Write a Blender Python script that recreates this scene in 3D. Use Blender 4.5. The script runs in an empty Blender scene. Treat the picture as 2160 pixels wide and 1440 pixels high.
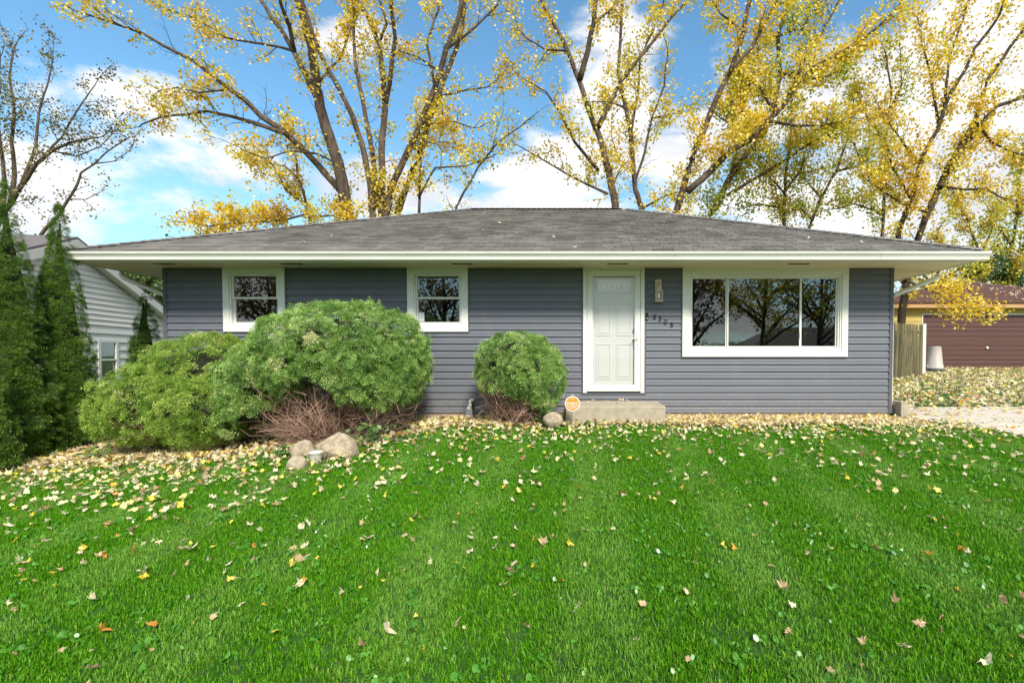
import bpy, math, random
import numpy as np
from mathutils import Vector, Matrix, noise as mn

rad = math.radians
SC = bpy.context.scene
COL = SC.collection
rnd = random.Random(7)
rng = np.random.default_rng(7)

# ------------------------------------------------------------------ camera
EYE = 1.03
TH = rad(1.59)
F = 1008.0
PX, PY = 1234.0, 778.0
cd = bpy.data.cameras.new("camera")
cam = bpy.data.objects.new("camera", cd)
COL.objects.link(cam)
cam.location = (0, -8, EYE)
cam.rotation_euler = (rad(90) - TH, 0, 0)
cd.sensor_width = 36.0
cd.lens = F / 2160 * 36
cd.shift_x = -(PX - 1080) / 2160
cd.shift_y = (PY - 720) / 2160
cd.clip_start = 0.05
cd.clip_end = 2000
SC.camera = cam

# ------------------------------------------------------------------ view and light
SC.view_settings.view_transform = 'Standard'
SC.view_settings.look = 'None'
SC.view_settings.gamma = 1
SC.view_settings.exposure = 1.88
SC.view_settings.use_curve_mapping = False
SUN_EL, SUN_AZ = rad(42), rad(158)      # azimuth from +Y clockwise
w = bpy.data.worlds.new("World")
SC.world = w
w.use_nodes = True
nt = w.node_tree
nt.nodes.clear()


def N(t, typ, **kw):
    n = t.nodes.new(typ)
    for k, v in kw.items():
        setattr(n, k, v)
    return n


def L(t, a, b):
    t.links.new(a, b)


def math_node(t, op, a, b=None, c=None, clamp=False):
    n = N(t, 'ShaderNodeMath', operation=op)
    n.use_clamp = clamp
    for i, v in enumerate((a, b, c)):
        if v is None:
            continue
        if isinstance(v, (int, float)):
            n.inputs[i].default_value = v
        else:
            L(t, v, n.inputs[i])
    return n.outputs[0]


def maprange(t, v, a, b, c, d, smooth=True):
    n = N(t, 'ShaderNodeMapRange')
    n.interpolation_type = 'SMOOTHSTEP' if smooth else 'LINEAR'
    L(t, v, n.inputs[0])
    for i, x in enumerate((a, b, c, d)):
        n.inputs[i + 1].default_value = x
    return n.outputs[0]


def mixc(t, f, a, b, typ='MIX'):
    n = N(t, 'ShaderNodeMix', data_type='RGBA', blend_type=typ)
    if isinstance(f, (int, float)):
        n.inputs[0].default_value = f
    else:
        L(t, f, n.inputs[0])
    for i, v in ((6, a), (7, b)):
        if isinstance(v, tuple):
            n.inputs[i].default_value = v if len(v) == 4 else v + (1,)
        else:
            L(t, v, n.inputs[i])
    return n.outputs[2]


def noise_tex(t, vec, scale, detail=4, rough=.55, dist=0.0):
    n = N(t, 'ShaderNodeTexNoise')
    n.inputs['Scale'].default_value = scale
    n.inputs['Detail'].default_value = detail
    n.inputs['Roughness'].default_value = rough
    n.inputs['Distortion'].default_value = dist
    if vec is not None:
        L(t, vec, n.inputs['Vector'])
    return n.outputs['Fac']


def P(px, py, Y):
    """world point on the plane y=Y that the photograph shows at (px, py)"""
    x = (px - PX) / F
    y = -(py - PY) / F
    d = Vector((x, math.cos(TH) + y * math.sin(TH), -math.sin(TH) + y * math.cos(TH)))
    k = (Y + 8) / d.y
    return Vector((0, -8, EYE)) + d * k


sky = N(nt, 'ShaderNodeTexSky', sky_type='NISHITA')
sky.sun_disc = False
sky.sun_elevation = SUN_EL
sky.sun_rotation = SUN_AZ
sky.altitude = 200
sky.air_density = 1.0
sky.dust_density = 0.6
sky.ozone_density = 2.5
tc = N(nt, 'ShaderNodeTexCoord')
vec = tc.outputs['Generated']
nrm = N(nt, 'ShaderNodeVectorMath', operation='NORMALIZE')
L(nt, vec, nrm.inputs[0])
sepw = N(nt, 'ShaderNodeSeparateXYZ')
L(nt, nrm.outputs[0], sepw.inputs[0])
stretch = N(nt, 'ShaderNodeVectorMath', operation='MULTIPLY')
stretch.inputs[1].default_value = (1, 1, 2.1)
L(nt, nrm.outputs[0], stretch.inputs[0])
big = noise_tex(nt, stretch.outputs[0], 3.6, 9, .6, .3)
fine = noise_tex(nt, stretch.outputs[0], 7.0, 8, .6, .3)
cl = math_node(nt, 'ADD', math_node(nt, 'MULTIPLY', big, .7), math_node(nt, 'MULTIPLY', fine, .3))
# banks of cloud: (px, py, angular radius, weight)
for bx, by, r, wt in ((330, 330, .33, .17), (120, 380, .25, .12), (60, 455, .1, .12), (700, 25, .2, .13), (820, 350, .3, .12), (1150, 400, .16, .15),
                      (1400, 330, .34, .15), (1250, 110, .18, .12), (1620, 130, .34, .12), (1900, 330, .42, .13),
                      (1550, 20, .2, -.12), (1900, 20, .25, -.12),
                      (2100, 120, .28, .16), (2140, 440, .3, .12), (560, 130, .22, -.14), (120, 60, .3, -.12), (980, 200, .2, -.16),
                      (1430, 200, .1, -.10), (330, 180, .1, .10), (400, 470, .22, -.10), (1080, 60, .13, -.1)):
    d = (P(bx, by, 0) - Vector((0, -8, EYE))).normalized()
    dd = N(nt, 'ShaderNodeVectorMath', operation='DISTANCE')
    L(nt, nrm.outputs[0], dd.inputs[0])
    dd.inputs[1].default_value = d
    cl = math_node(nt, 'ADD', cl, maprange(nt, dd.outputs['Value'], 0, r, wt, 0))
# more cloud added to the unseen sky so that its light is less blue
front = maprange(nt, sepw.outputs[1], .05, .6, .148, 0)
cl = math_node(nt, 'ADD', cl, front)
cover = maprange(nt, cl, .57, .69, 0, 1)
shade = maprange(nt, noise_tex(nt, stretch.outputs[0], 5.0, 6, .55, .2), .35, .62, 0, 1)
cloudcol = mixc(nt, shade, (4.6, 4.65, 5.0), (6.3, 6.2, 6.05))
skyt = mixc(nt, 1.0, sky.outputs[0], (.95, 1.36, 1.34), 'MULTIPLY')
hz = maprange(nt, sepw.outputs[2], 0.0, .42, .62, 0.0)
skyb = mixc(nt, hz, skyt, (3.5, 4.9, 5.7))
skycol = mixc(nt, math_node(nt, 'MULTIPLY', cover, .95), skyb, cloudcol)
bg = N(nt, 'ShaderNodeBackground')
bg.inputs['Strength'].default_value = 0.05
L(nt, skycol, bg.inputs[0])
wo = N(nt, 'ShaderNodeOutputWorld')
L(nt, bg.outputs[0], wo.inputs[0])

sl = bpy.data.lights.new("sun", 'SUN')
sl.energy = 1.5
sl.angle = rad(12)
sl.color = (1.0, .94, .84)
so = bpy.data.objects.new("sun", sl)
COL.objects.link(so)
sdir = Vector((math.sin(SUN_AZ) * math.cos(SUN_EL), math.cos(SUN_AZ) * math.cos(SUN_EL), math.sin(SUN_EL)))
so.rotation_euler = sdir.to_track_quat('Z', 'Y').to_euler()
so.location = (0, -20, 20)


# ------------------------------------------------------------------ materials
def newmat(name):
    m = bpy.data.materials.new(name)
    m.use_nodes = True
    t = m.node_tree
    t.nodes.clear()
    out = N(t, 'ShaderNodeOutputMaterial')
    return m, t, out


def pos(t):
    return N(t, 'ShaderNodeNewGeometry').outputs['Position']


def scalev(t, v, s):
    n = N(t, 'ShaderNodeVectorMath', operation='MULTIPLY')
    L(t, v, n.inputs[0])
    n.inputs[1].default_value = s
    return n.outputs[0]


def surf(name, base, dark=None, scale=6, rough=.6, bump=.15, bscale=60, stretch=(1, 1, 1), spec=.4, attr=None, amt=.6, detail=6, bdist=.004):
    m, t, out = newmat(name)
    p = pos(t)
    ps = scalev(t, p, stretch)
    if dark is None:
        dark = tuple(c * .75 for c in base)
    f = maprange(t, noise_tex(t, ps, scale, detail, .6), .3, .7, 0, amt)
    c = mixc(t, f, base, dark)
    if attr:
        a = N(t, 'ShaderNodeAttribute', attribute_name=attr)
        g = maprange(t, a.outputs['Fac'], 0, 1, .62, 1.3, False)
        c = mixc(t, 1.0, c, N(t, 'ShaderNodeCombineColor').outputs[0], 'MULTIPLY')
        cc = c.node.inputs[7].links[0].from_node
        for i in range(3):
            L(t, g, cc.inputs[i])
    b = N(t, 'ShaderNodeBsdfPrincipled')
    L(t, c, b.inputs['Base Color'])
    b.inputs['Roughness'].default_value = rough
    b.inputs['Specular IOR Level'].default_value = spec
    if bump:
        bn = N(t, 'ShaderNodeBump')
        bn.inputs['Strength'].default_value = bump
        bn.inputs['Distance'].default_value = bdist
        L(t, noise_tex(t, ps, bscale, 4, .6), bn.inputs['Height'])
        L(t, bn.outputs[0], b.inputs['Normal'])
    L(t, b.outputs[0], out.inputs[0])
    return m


def leafmat(name, cols, attr='rnd', trans=.45, rough=.5, obj_random=False, vary=None, gloss=.06):
    """cols = list of (position, colour); picked per leaf"""
    m, t, out = newmat(name)
    if obj_random:
        v = N(t, 'ShaderNodeObjectInfo').outputs['Random']
    else:
        v = N(t, 'ShaderNodeAttribute', attribute_name=attr).outputs['Fac']
    r = N(t, 'ShaderNodeValToRGB')
    els = r.color_ramp.elements
    while len(els) < len(cols):
        els.new(.5)
    for e, (p_, c_) in zip(els, cols):
        e.position = p_
        e.color = c_ + (1,)
    L(t, v, r.inputs[0])
    c = r.outputs[0]
    if vary:
        c = vary(t, c)
    df = N(t, 'ShaderNodeBsdfDiffuse')
    L(t, c, df.inputs[0])
    tr = N(t, 'ShaderNodeBsdfTranslucent')
    L(t, c, tr.inputs[0])
    mx = N(t, 'ShaderNodeMixShader')
    mx.inputs[0].default_value = trans
    L(t, df.outputs[0], mx.inputs[1])
    L(t, tr.outputs[0], mx.inputs[2])
    gl = N(t, 'ShaderNodeBsdfGlossy')
    gl.inputs['Roughness'].default_value = rough
    gl.inputs[0].default_value = (1, 1, 1, 1)
    m2 = N(t, 'ShaderNodeMixShader')
    m2.inputs[0].default_value = gloss
    L(t, mx.outputs[0], m2.inputs[1])
    L(t, gl.outputs[0], m2.inputs[2])
    L(t, m2.outputs[0], out.inputs[0])
    return m


def glassmat(name, refl=1.0, rough=.0, tint=(.9, .93, .92)):
    m, t, out = newmat(name)
    tr = N(t, 'ShaderNodeBsdfTransparent')
    tr.inputs[0].default_value = tint + (1,)
    gl = N(t, 'ShaderNodeBsdfGlossy')
    gl.inputs['Roughness'].default_value = rough
    geo = N(t, 'ShaderNodeNewGeometry')
    dt = N(t, 'ShaderNodeVectorMath', operation='DOT_PRODUCT')
    L(t, geo.outputs['Normal'], dt.inputs[0])
    L(t, geo.outputs['Incoming'], dt.inputs[1])
    inv = math_node(t, 'SUBTRACT', 1.0, math_node(t, 'ABSOLUTE', dt.outputs['Value']))
    fres = math_node(t, 'ADD', .05, math_node(t, 'MULTIPLY', math_node(t, 'POWER', inv, 5.0), .95))
    bn = N(t, 'ShaderNodeBump')
    bn.inputs['Strength'].default_value = .05
    bn.inputs['Distance'].default_value = .01
    L(t, noise_tex(t, pos(t), 1.5, 2, .5), bn.inputs['Height'])
    L(t, bn.outputs[0], gl.inputs['Normal'])
    f = math_node(t, 'MULTIPLY', fres, refl, clamp=True)
    mx = N(t, 'ShaderNodeMixShader')
    L(t, f, mx.inputs[0])
    L(t, tr.outputs[0], mx.inputs[1])
    L(t, gl.outputs[0], mx.inputs[2])
    L(t, mx.outputs[0], out.inputs[0])
    return m


M = {}
M['siding'] = surf('siding', (.145, .153, .180), (.127, .134, .158), 1.2, .42, .05, 220, (1, 1, 8), .35, amt=.7)
_t = M['siding'].node_tree
_b = [n_ for n_ in _t.nodes if n_.type == 'BSDF_PRINCIPLED'][0]
_src = _b.inputs['Base Color'].links[0].from_socket
_p = pos(_t)
_s = N(_t, 'ShaderNodeSeparateXYZ')
L(_t, _p, _s.inputs[0])
_sp = math_node(_t, 'MULTIPLY', maprange(_t, _s.outputs[2], .08, .55, 1, 0), maprange(_t, noise_tex(_t, _p, 14, 6, .7), .42, .7, 0, .7))
_c = mixc(_t, _sp, _src, (.22, .19, .15))
_c = mixc(_t, maprange(_t, noise_tex(_t, scalev(_t, _p, (1.1, 1, .25)), 3, 5, .6), .5, .75, 0, .35), _c, (.175, .175, .185))
L(_t, _c, _b.inputs['Base Color'])
M['post'] = surf('post', (.105, .108, .128), None, 3, .45, .03, 90)
M['white'] = surf('white_vinyl', (.80, .79, .74), (.72, .70, .62), 4, .38, .02, 60, amt=.5)
M['gutter'] = surf('gutter_paint', (.78, .765, .70), (.62, .59, .50), 3, .4, .03, 60, (.35, 1, 3), amt=.6)
M['soffit'] = surf('soffit_paint', (.68, .60, .40), (.60, .52, .33), 2.5, .6, .04, 60)
M['concrete'] = surf('concrete', (.44, .38, .28), (.30, .26, .19), 9, .9, .5, 70, amt=.8)
M['found'] = surf('foundation', (.42, .31, .24), (.30, .23, .18), 7, .9, .4, 60)
M['drive'] = surf('driveway_concrete', (.62, .55, .46), (.48, .43, .36), 3, .9, .3, 80, amt=.8)
M['dark'] = surf('dark_metal', (.02, .02, .022), None, 5, .4, 0)
M['black'] = surf('black_plastic', (.012, .012, .014), None, 5, .3, 0)
M['lampmetal'] = surf('lamp_metal', (.62, .52, .40), (.45, .33, .22), 30, .45, .1, 200)
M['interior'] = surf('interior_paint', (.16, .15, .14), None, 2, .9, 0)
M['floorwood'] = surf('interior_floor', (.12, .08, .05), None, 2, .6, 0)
M['glass'] = glassmat('window_glass', 2.3)
M['stormglass'] = glassmat('storm_glass', 1.0, tint=(.99, .99, .98))
M['doorpaint'] = surf('door_paint', (.62, .63, .62), (.58, .59, .58), 2, .35, .0, 60)
M['bark'] = surf('bark', (.145, .105, .078), (.05, .036, .027), 5, .95, 1.0, 14, (1, 1, .25), .2, amt=.9, bdist=.03)
M['bark2'] = surf('bark_dark', (.085, .060, .045), (.04, .03, .022), 5, .95, .6, 14, (1, 1, .3), .2, amt=.9, bdist=.02)
M['twig'] = surf('twig', (.44, .28, .21), (.17, .09, .065), 8, .9, 0, spec=.2, attr='rnd')
M['rock'] = surf('rock', (.52, .43, .30), (.27, .21, .145), 11, .9, 1, 45, amt=.95, bdist=.02)
M['rockwhite'] = surf('white_ceramic', (.60, .58, .50), (.5, .48, .42), 30, .5, .1, 60)
M['nwall'] = surf('neighbour_siding', (.86, .79, .72), (.80, .73, .67), 2, .6, .05, 60)
M['nwall2'] = surf('neighbour_board', (.74, .71, .67), (.69, .66, .62), 2, .6, .05, 60)
M['nroof'] = surf('neighbour_shingle', (.17, .15, .15), (.09, .08, .08), 10, .95, .6, 50, (1, 1, 5))
M['ntrim'] = surf('neighbour_trim', (.70, .66, .60), (.6, .56, .5), 4, .6, .03)
M['brick'] = surf('red_wall', (.22, .06, .045), None, 10, .9, .2)
M['gyellow'] = surf('yellow_siding', (.54, .40, .13), (.45, .33, .10), 3, .7, .05, 60, (1, 1, 4))
M['gdoor'] = surf('brown_door', (.105, .046, .036), (.07, .030, .025), 3, .55, .15, 70, (.3, 1, 6))
M['groof'] = surf('brown_shingle', (.115, .050, .038), (.06, .027, .022), 20, .95, .7, 60, (1, 3, 3), amt=.8, bdist=.01)
M['gwood'] = surf('bare_wood', (.52, .31, .15), (.40, .22, .10), 4, .8, .2, 60, (.2, 1, 4))
M['fence'] = surf('weathered_fence', (.17, .14, .075), (.055, .055, .022), 9, .95, .6, 40, (1, 1, .2), amt=.95, attr='rnd')
M['bin'] = surf('grey_plastic', (.46, .41, .37), (.36, .32, .29), 5, .5, .05)
M['binlid'] = surf('dark_plastic', (.09, .11, .10), None, 5, .5, .05)
M['orange'] = surf('sign_orange', (.83, .27, .015), None, 2, .4, 0, amt=.1)
M['signwhite'] = surf('sign_white', (.85, .83, .80), None, 2, .4, 0, amt=.1)
M['soil'] = surf('soil', (.10, .06, .04), (.045, .028, .02), 12, 1, .9, 40, amt=.9, bdist=.03)
M['lattice'] = surf('lead_came', (.35, .36, .37), None, 2, .4, 0)
M['frost'] = surf('bevelled_glass', (.72, .75, .78), None, 2, .12, 0, spec=.7)
M['asphalt'] = surf('asphalt', (.06, .06, .06), (.04, .04, .04), 6, .9, .4, 80)


def shingle_mat():
    m, t, out = newmat('roof_shingle')
    p = pos(t)
    big = maprange(t, noise_tex(t, scalev(t, p, (1, .7, .7)), .9, 5, .6), .35, .68, 0, 1)
    c = mixc(t, big, (.155, .144, .132), (.210, .196, .178))
    stain = maprange(t, noise_tex(t, scalev(t, p, (1.2, .35, .35)), 2.3, 4, .6), .52, .72, 0, .55)
    c = mixc(t, stain, c, (.25, .245, .235))
    gr = maprange(t, noise_tex(t, p, 160, 3, .7), .3, .7, .72, 1.25)
    a = N(t, 'ShaderNodeAttribute', attribute_name='rnd')
    g = math_node(t, 'MULTIPLY', gr, maprange(t, a.outputs['Fac'], 0, 1, .68, 1.3, False))
    cc = N(t, 'ShaderNodeCombineColor')
    for i in range(3):
        L(t, g, cc.inputs[i])
    c = mixc(t, 1.0, c, cc.outputs[0], 'MULTIPLY')
    b = N(t, 'ShaderNodeBsdfPrincipled')
    L(t, c, b.inputs['Base Color'])
    b.inputs['Roughness'].default_value = .93
    b.inputs['Specular IOR Level'].default_value = .3
    L(t, b.outputs[0], out.inputs[0])
    return m


M['shingle'] = shingle_mat()


def ground_mat():
    m, t, out = newmat('ground_earth')
    p = pos(t)
    c = mixc(t, maprange(t, noise_tex(t, p, 9, 6, .65), .35, .65, 0, 1), (.02, .10, .005), (.05, .14, .012))
    c = mixc(t, maprange(t, noise_tex(t, p, 50, 3, .6), .5, .7, 0, .5), c, (.07, .05, .025))
    b = N(t, 'ShaderNodeBsdfPrincipled')
    L(t, c, b.inputs['Base Color'])
    b.inputs['Roughness'].default_value = 1
    bn = N(t, 'ShaderNodeBump')
    bn.inputs['Strength'].default_value = 1
    bn.inputs['Distance'].default_value = .03
    L(t, noise_tex(t, p, 60, 4, .7), bn.inputs['Height'])
    L(t, bn.outputs[0], b.inputs['Normal'])
    L(t, b.outputs[0], out.inputs[0])
    return m


M['ground'] = ground_mat()


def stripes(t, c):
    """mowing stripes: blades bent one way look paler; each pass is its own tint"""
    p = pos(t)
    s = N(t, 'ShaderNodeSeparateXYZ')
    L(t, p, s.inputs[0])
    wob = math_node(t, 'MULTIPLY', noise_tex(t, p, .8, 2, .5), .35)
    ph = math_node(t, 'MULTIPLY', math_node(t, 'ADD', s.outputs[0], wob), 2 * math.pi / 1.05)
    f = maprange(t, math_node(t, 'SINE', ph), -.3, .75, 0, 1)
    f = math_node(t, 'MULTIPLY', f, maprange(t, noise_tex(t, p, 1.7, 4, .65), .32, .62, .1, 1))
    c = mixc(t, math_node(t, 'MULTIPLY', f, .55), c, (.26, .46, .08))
    d = maprange(t, noise_tex(t, scalev(t, p, (1, 1, 1)), 5, 4, .6), .55, .75, 0, .45)
    return mixc(t, d, c, (.02, .17, .004))


M['grass'] = leafmat('grass_blade', [(0, (.040, .18, .002)), (.4, (.09, .31, .004)), (.75, (.16, .41, .007)), (.93, (.27, .46, .02)), (1, (.50, .50, .12))],
                     trans=.4, rough=.5, vary=stripes, gloss=.012)
M['clover'] = leafmat('clover_leaf', [(0, (.05, .22, .010)), (.6, (.09, .31, .015)), (1, (.16, .42, .04))], trans=.35, rough=.35, gloss=.05, obj_random=True)
M['fol_yellow'] = leafmat('yellow_foliage', [(0, (.56, .33, .02)), (.3, (.80, .53, .02)), (.65, (.90, .68, .05)), (.88, (.72, .66, .05)), (1, (.44, .47, .04))], trans=.5)
M['fol_lime'] = leafmat('yellow_green_foliage', [(0, (.66, .42, .02)), (.35, (.76, .58, .03)), (.7, (.55, .56, .04)), (1, (.28, .38, .03))], trans=.5)
M['fol_gold'] = leafmat('gold_foliage', [(0, (.56, .29, .02)), (.4, (.88, .62, .025)), (.8, (.92, .74, .06)), (1, (.55, .52, .05))], trans=.5)
M['fol_brown'] = leafmat('olive_brown_foliage', [(0, (.10, .08, .02)), (.5, (.20, .16, .04)), (.85, (.34, .24, .04)), (1, (.40, .34, .06))], trans=.4)
M['fol_green'] = leafmat('green_foliage', [(0, (.035, .08, .02)), (.6, (.07, .14, .03)), (1, (.16, .22, .05))], trans=.4)
M['arb'] = leafmat('arborvitae_spray', [(0, (.03, .07, .008)), (.45, (.08, .165, .012)), (.8, (.18, .31, .025)), (1, (.32, .45, .06))], trans=.3, gloss=.03)
M['yew'] = leafmat('bush_spray', [(0, (.06, .12, .015)), (.35, (.15, .31, .045)), (.7, (.36, .53, .12)), (.92, (.54, .66, .24)), (1, (.68, .64, .32))], trans=.3, gloss=.04)
M['yew2'] = leafmat('bush_spray_yellow', [(0, (.07, .13, .012)), (.35, (.18, .32, .035)), (.7, (.39, .53, .09)), (.90, (.58, .66, .17)), (1, (.74, .64, .32))], trans=.3, gloss=.02)
M['weed'] = leafmat('weed_leaf', [(0, (.05, .14, .02)), (.6, (.10, .26, .04)), (1, (.24, .38, .08))], trans=.35)
LEAFCOL = {
    'cream': ((.66, .57, .34), (.80, .74, .50)),
    'yellow': ((.74, .56, .05), (.82, .70, .12)),
    'tan': ((.50, .33, .17), (.66, .48, .28)),
    'orange': ((.60, .25, .035), (.75, .38, .05)),
}
for k, (a, b) in LEAFCOL.items():
    def spots(t, c):
        return mixc(t, maprange(t, noise_tex(t, pos(t), 90, 3, .6), .58, .75, 0, .55), c, (.25, .13, .05))
    M['leaf_' + k] = leafmat('fallen_leaf_' + k, [(0, a), (1, b)], trans=.3, obj_random=True, vary=spots, gloss=.03)
M['litter'] = leafmat('leaf_litter', [(0, (.30, .15, .06)), (.10, (.52, .35, .18)), (.3, (.72, .58, .36)), (.6, (.84, .76, .52)), (.85, (.84, .78, .30)), (.94, (.84, .66, .06)), (1, (.72, .32, .05))],
                      trans=.3, gloss=.03)
M['roofleaf'] = leafmat('pale_leaf', [(0, (.7, .6, .35)), (1, (.8, .74, .55))], trans=.2)


# ------------------------------------------------------------------ helpers
class MB:
    def __init__(s):
        s.v, s.f = [], []

    def add(s, vs, fs):
        o = len(s.v)
        s.v += [tuple(v) for v in vs]
        s.f += [tuple(i + o for i in f) for f in fs]
        return s

    def box(s, x0, x1, y0, y1, z0, z1):
        vs = [(x, y, z) for z in (z0, z1) for y in (y0, y1) for x in (x0, x1)]
        return s.add(vs, [(0, 2, 3, 1), (4, 5, 7, 6), (0, 1, 5, 4), (2, 6, 7, 3), (0, 4, 6, 2), (1, 3, 7, 5)])

    def ring(s, x0, x1, z0, z1, w, y0, y1, wt=None, wb=None):
        wt = w if wt is None else wt
        wb = w if wb is None else wb
        s.box(x0, x1, y0, y1, z1 - wt, z1)
        s.box(x0, x1, y0, y1, z0, z0 + wb)
        s.box(x0, x0 + w, y0, y1, z0 + wb, z1 - wt)
        s.box(x1 - w, x1, y0, y1, z0 + wb, z1 - wt)
        return s

    def prism_x(s, prof, x0, x1, closed=True):
        """profile [(y,z)] extruded along x"""
        n = len(prof)
        vs = [(x0, y, z) for y, z in prof] + [(x1, y, z) for y, z in prof]
        fs = [(i, (i + 1) % n, n + (i + 1) % n, n + i) for i in range(n if closed else n - 1)]
        if closed:
            fs += [tuple(range(n))[::-1], tuple(range(n, 2 * n))]
        return s.add(vs, fs)

    def tube(s, pts, rs, k=8, cap=True):
        pts = [Vector(p) for p in pts]
        n = len(pts)
        if isinstance(rs, (int, float)):
            rs = [rs] * n
        vs, fs = [], []
        ref = Vector((.13, .21, .97)).normalized()
        for i, p in enumerate(pts):
            t = (pts[min(i + 1, n - 1)] - pts[max(i - 1, 0)]).normalized()
            r_ = ref if abs(t.dot(ref)) < .97 else Vector((1, 0, 0))
            a = t.cross(r_).normalized()
            b = t.cross(a)
            for j in range(k):
                an = 2 * math.pi * j / k
                vs.append(p + (a * math.cos(an) + b * math.sin(an)) * rs[i])
        for i in range(n - 1):
            for j in range(k):
                fs.append((i * k + j, i * k + (j + 1) % k, (i + 1) * k + (j + 1) % k, (i + 1) * k + j))
        if cap:
            fs.append(tuple(range(k))[::-1])
            fs.append(tuple((n - 1) * k + j for j in range(k)))
        return s.add(vs, fs)

    def lathe(s, prof, c, k=20, sq=False):
        """profile [(r,z)] about the vertical through c; sq -> 4 sides"""
        k = 4 if sq else k
        off = math.pi / 4 if sq else 0
        vs = [(c[0] + r * math.cos(off + 2 * math.pi * j / k), c[1] + r * math.sin(off + 2 * math.pi * j / k), c[2] + z) for r, z in prof for j in range(k)]
        fs = [(i * k + j, i * k + (j + 1) % k, (i + 1) * k + (j + 1) % k, (i + 1) * k + j) for i in range(len(prof) - 1) for j in range(k)]
        fs += [tuple(range(k))[::-1], tuple((len(prof) - 1) * k + j for j in range(k))]
        return s.add(vs, fs)

    def build(s, name, mat, parent=None, smooth=False, bevel=0):
        me = bpy.data.meshes.new(name)
        me.from_pydata(s.v, [], s.f)
        me.update()
        if smooth:
            me.polygons.foreach_set('use_smooth', [True] * len(me.polygons))
        me.materials.append(mat)
        o = bpy.data.objects.new(name, me)
        COL.objects.link(o)
        if parent is not None:
            o.parent = parent
            o.matrix_parent_inverse = Matrix.Identity(4)
            o.location = -world_loc(parent)
        if bevel:
            b = o.modifiers.new('bevel', 'BEVEL')
            b.width = bevel
            b.segments = 2
            b.limit_method = 'ANGLE'
        return o


def world_loc(o):
    v = Vector(o.location)
    while o.parent:
        o = o.parent
        v += Vector(o.location)
    return v


def tag(o, label=None, cat=None, group=None, kind=None):
    if label:
        o['label'] = label
    if cat:
        o['category'] = cat
    if group:
        o['group'] = group
    if kind:
        o['kind'] = kind
    return o


def thing(name, label, cat, loc=(0, 0, 0), group=None):
    o = bpy.data.objects.new(name, None)
    COL.objects.link(o)
    o.location = loc
    o.empty_display_size = .2
    return tag(o, label, cat, group)


def npmesh(name, V, Fc, mat, parent=None, rnd_attr=None, smooth=False):
    """V (n,3) world coordinates, Fc (m,k) faces, rnd_attr per-vertex float"""
    V = np.asarray(V, dtype=np.float32)
    Fc = np.asarray(Fc, dtype=np.int32)
    me = bpy.data.meshes.new(name)
    me.vertices.add(len(V))
    me.vertices.foreach_set('co', V.ravel())
    k = Fc.shape[1]
    me.loops.add(Fc.size)
    me.loops.foreach_set('vertex_index', Fc.ravel())
    me.polygons.add(len(Fc))
    me.polygons.foreach_set('loop_start', np.arange(0, Fc.size, k, dtype=np.int32))
    if smooth:
        me.polygons.foreach_set('use_smooth', np.ones(len(Fc), dtype=bool))
    me.update(calc_edges=True)
    me.validate()
    if rnd_attr is not None:
        a = me.attributes.new('rnd', 'FLOAT', 'POINT')
        a.data.foreach_set('value', np.asarray(rnd_attr, dtype=np.float32))
    me.materials.append(mat)
    o = bpy.data.objects.new(name, me)
    COL.objects.link(o)
    if parent is not None:
        o.parent = parent
        o.location = -world_loc(parent)
    return o


def basis(nrm_, upv, roll=None):
    """rotation matrices (n,3,3): template z -> nrm_, template y -> projection of upv"""
    z = nrm_ / np.linalg.norm(nrm_, axis=1, keepdims=True)
    y = upv - (upv * z).sum(1, keepdims=True) * z
    y /= np.maximum(np.linalg.norm(y, axis=1, keepdims=True), 1e-6)
    x = np.cross(y, z)
    return np.stack([x, y, z], axis=2)


def scatter(tv, tf, R, posn, scl, val):
    tv = np.asarray(tv, dtype=np.float64)
    tf = np.asarray(tf)
    n, k = len(posn), len(tv)
    V = np.einsum('nij,kj->nki', R, tv) * scl[:, None, None] + posn[:, None, :]
    Fc = (tf[None] + (np.arange(n) * k)[:, None, None]).reshape(-1, tf.shape[1])
    return V.reshape(-1, 3), Fc, np.repeat(val, k)


def rand_unit(n):
    v = rng.normal(size=(n, 3))
    return v / np.linalg.norm(v, axis=1, keepdims=True)


def smooth(t):
    t = min(1, max(0, t))
    return t * t * (3 - 2 * t)


def gz(x, y):
    a = -.33 * smooth((-x - 1.2) / 6.5)
    if y < -.9:
        b = -.078 * (-.9 - y) if y > -12 else -.078 * 11.1
    else:
        b = 0
    c = .054 * min(max(y - 1.2, 0), 10.5) * smooth((x + 4) / 7)
    d = .012 * mn.noise(Vector((x * .6, y * .6, 0))) if abs(y) > .6 or abs(x) > 8 else 0
    return a + b + c + d


def join_text(body, size, loc, mat, parent, name, rot=(math.pi / 2, 0, 0), extrude=.004, align='CENTER'):
    cu = bpy.data.curves.new(name, 'FONT')
    cu.body = body
    cu.size = size
    cu.extrude = extrude
    cu.align_x = align
    cu.align_y = 'CENTER'
    tmp = bpy.data.objects.new(name + '_tmp', cu)
    COL.objects.link(tmp)
    dg = bpy.context.evaluated_depsgraph_get()
    me = bpy.data.meshes.new_from_object(tmp.evaluated_get(dg))
    bpy.data.objects.remove(tmp)
    me.name = name
    me.materials.clear()
    me.materials.append(mat)
    o = bpy.data.objects.new(name, me)
    COL.objects.link(o)
    o.parent = parent
    o.location = Vector(loc) - world_loc(parent)
    o.rotation_euler = rot
    return o


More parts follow.
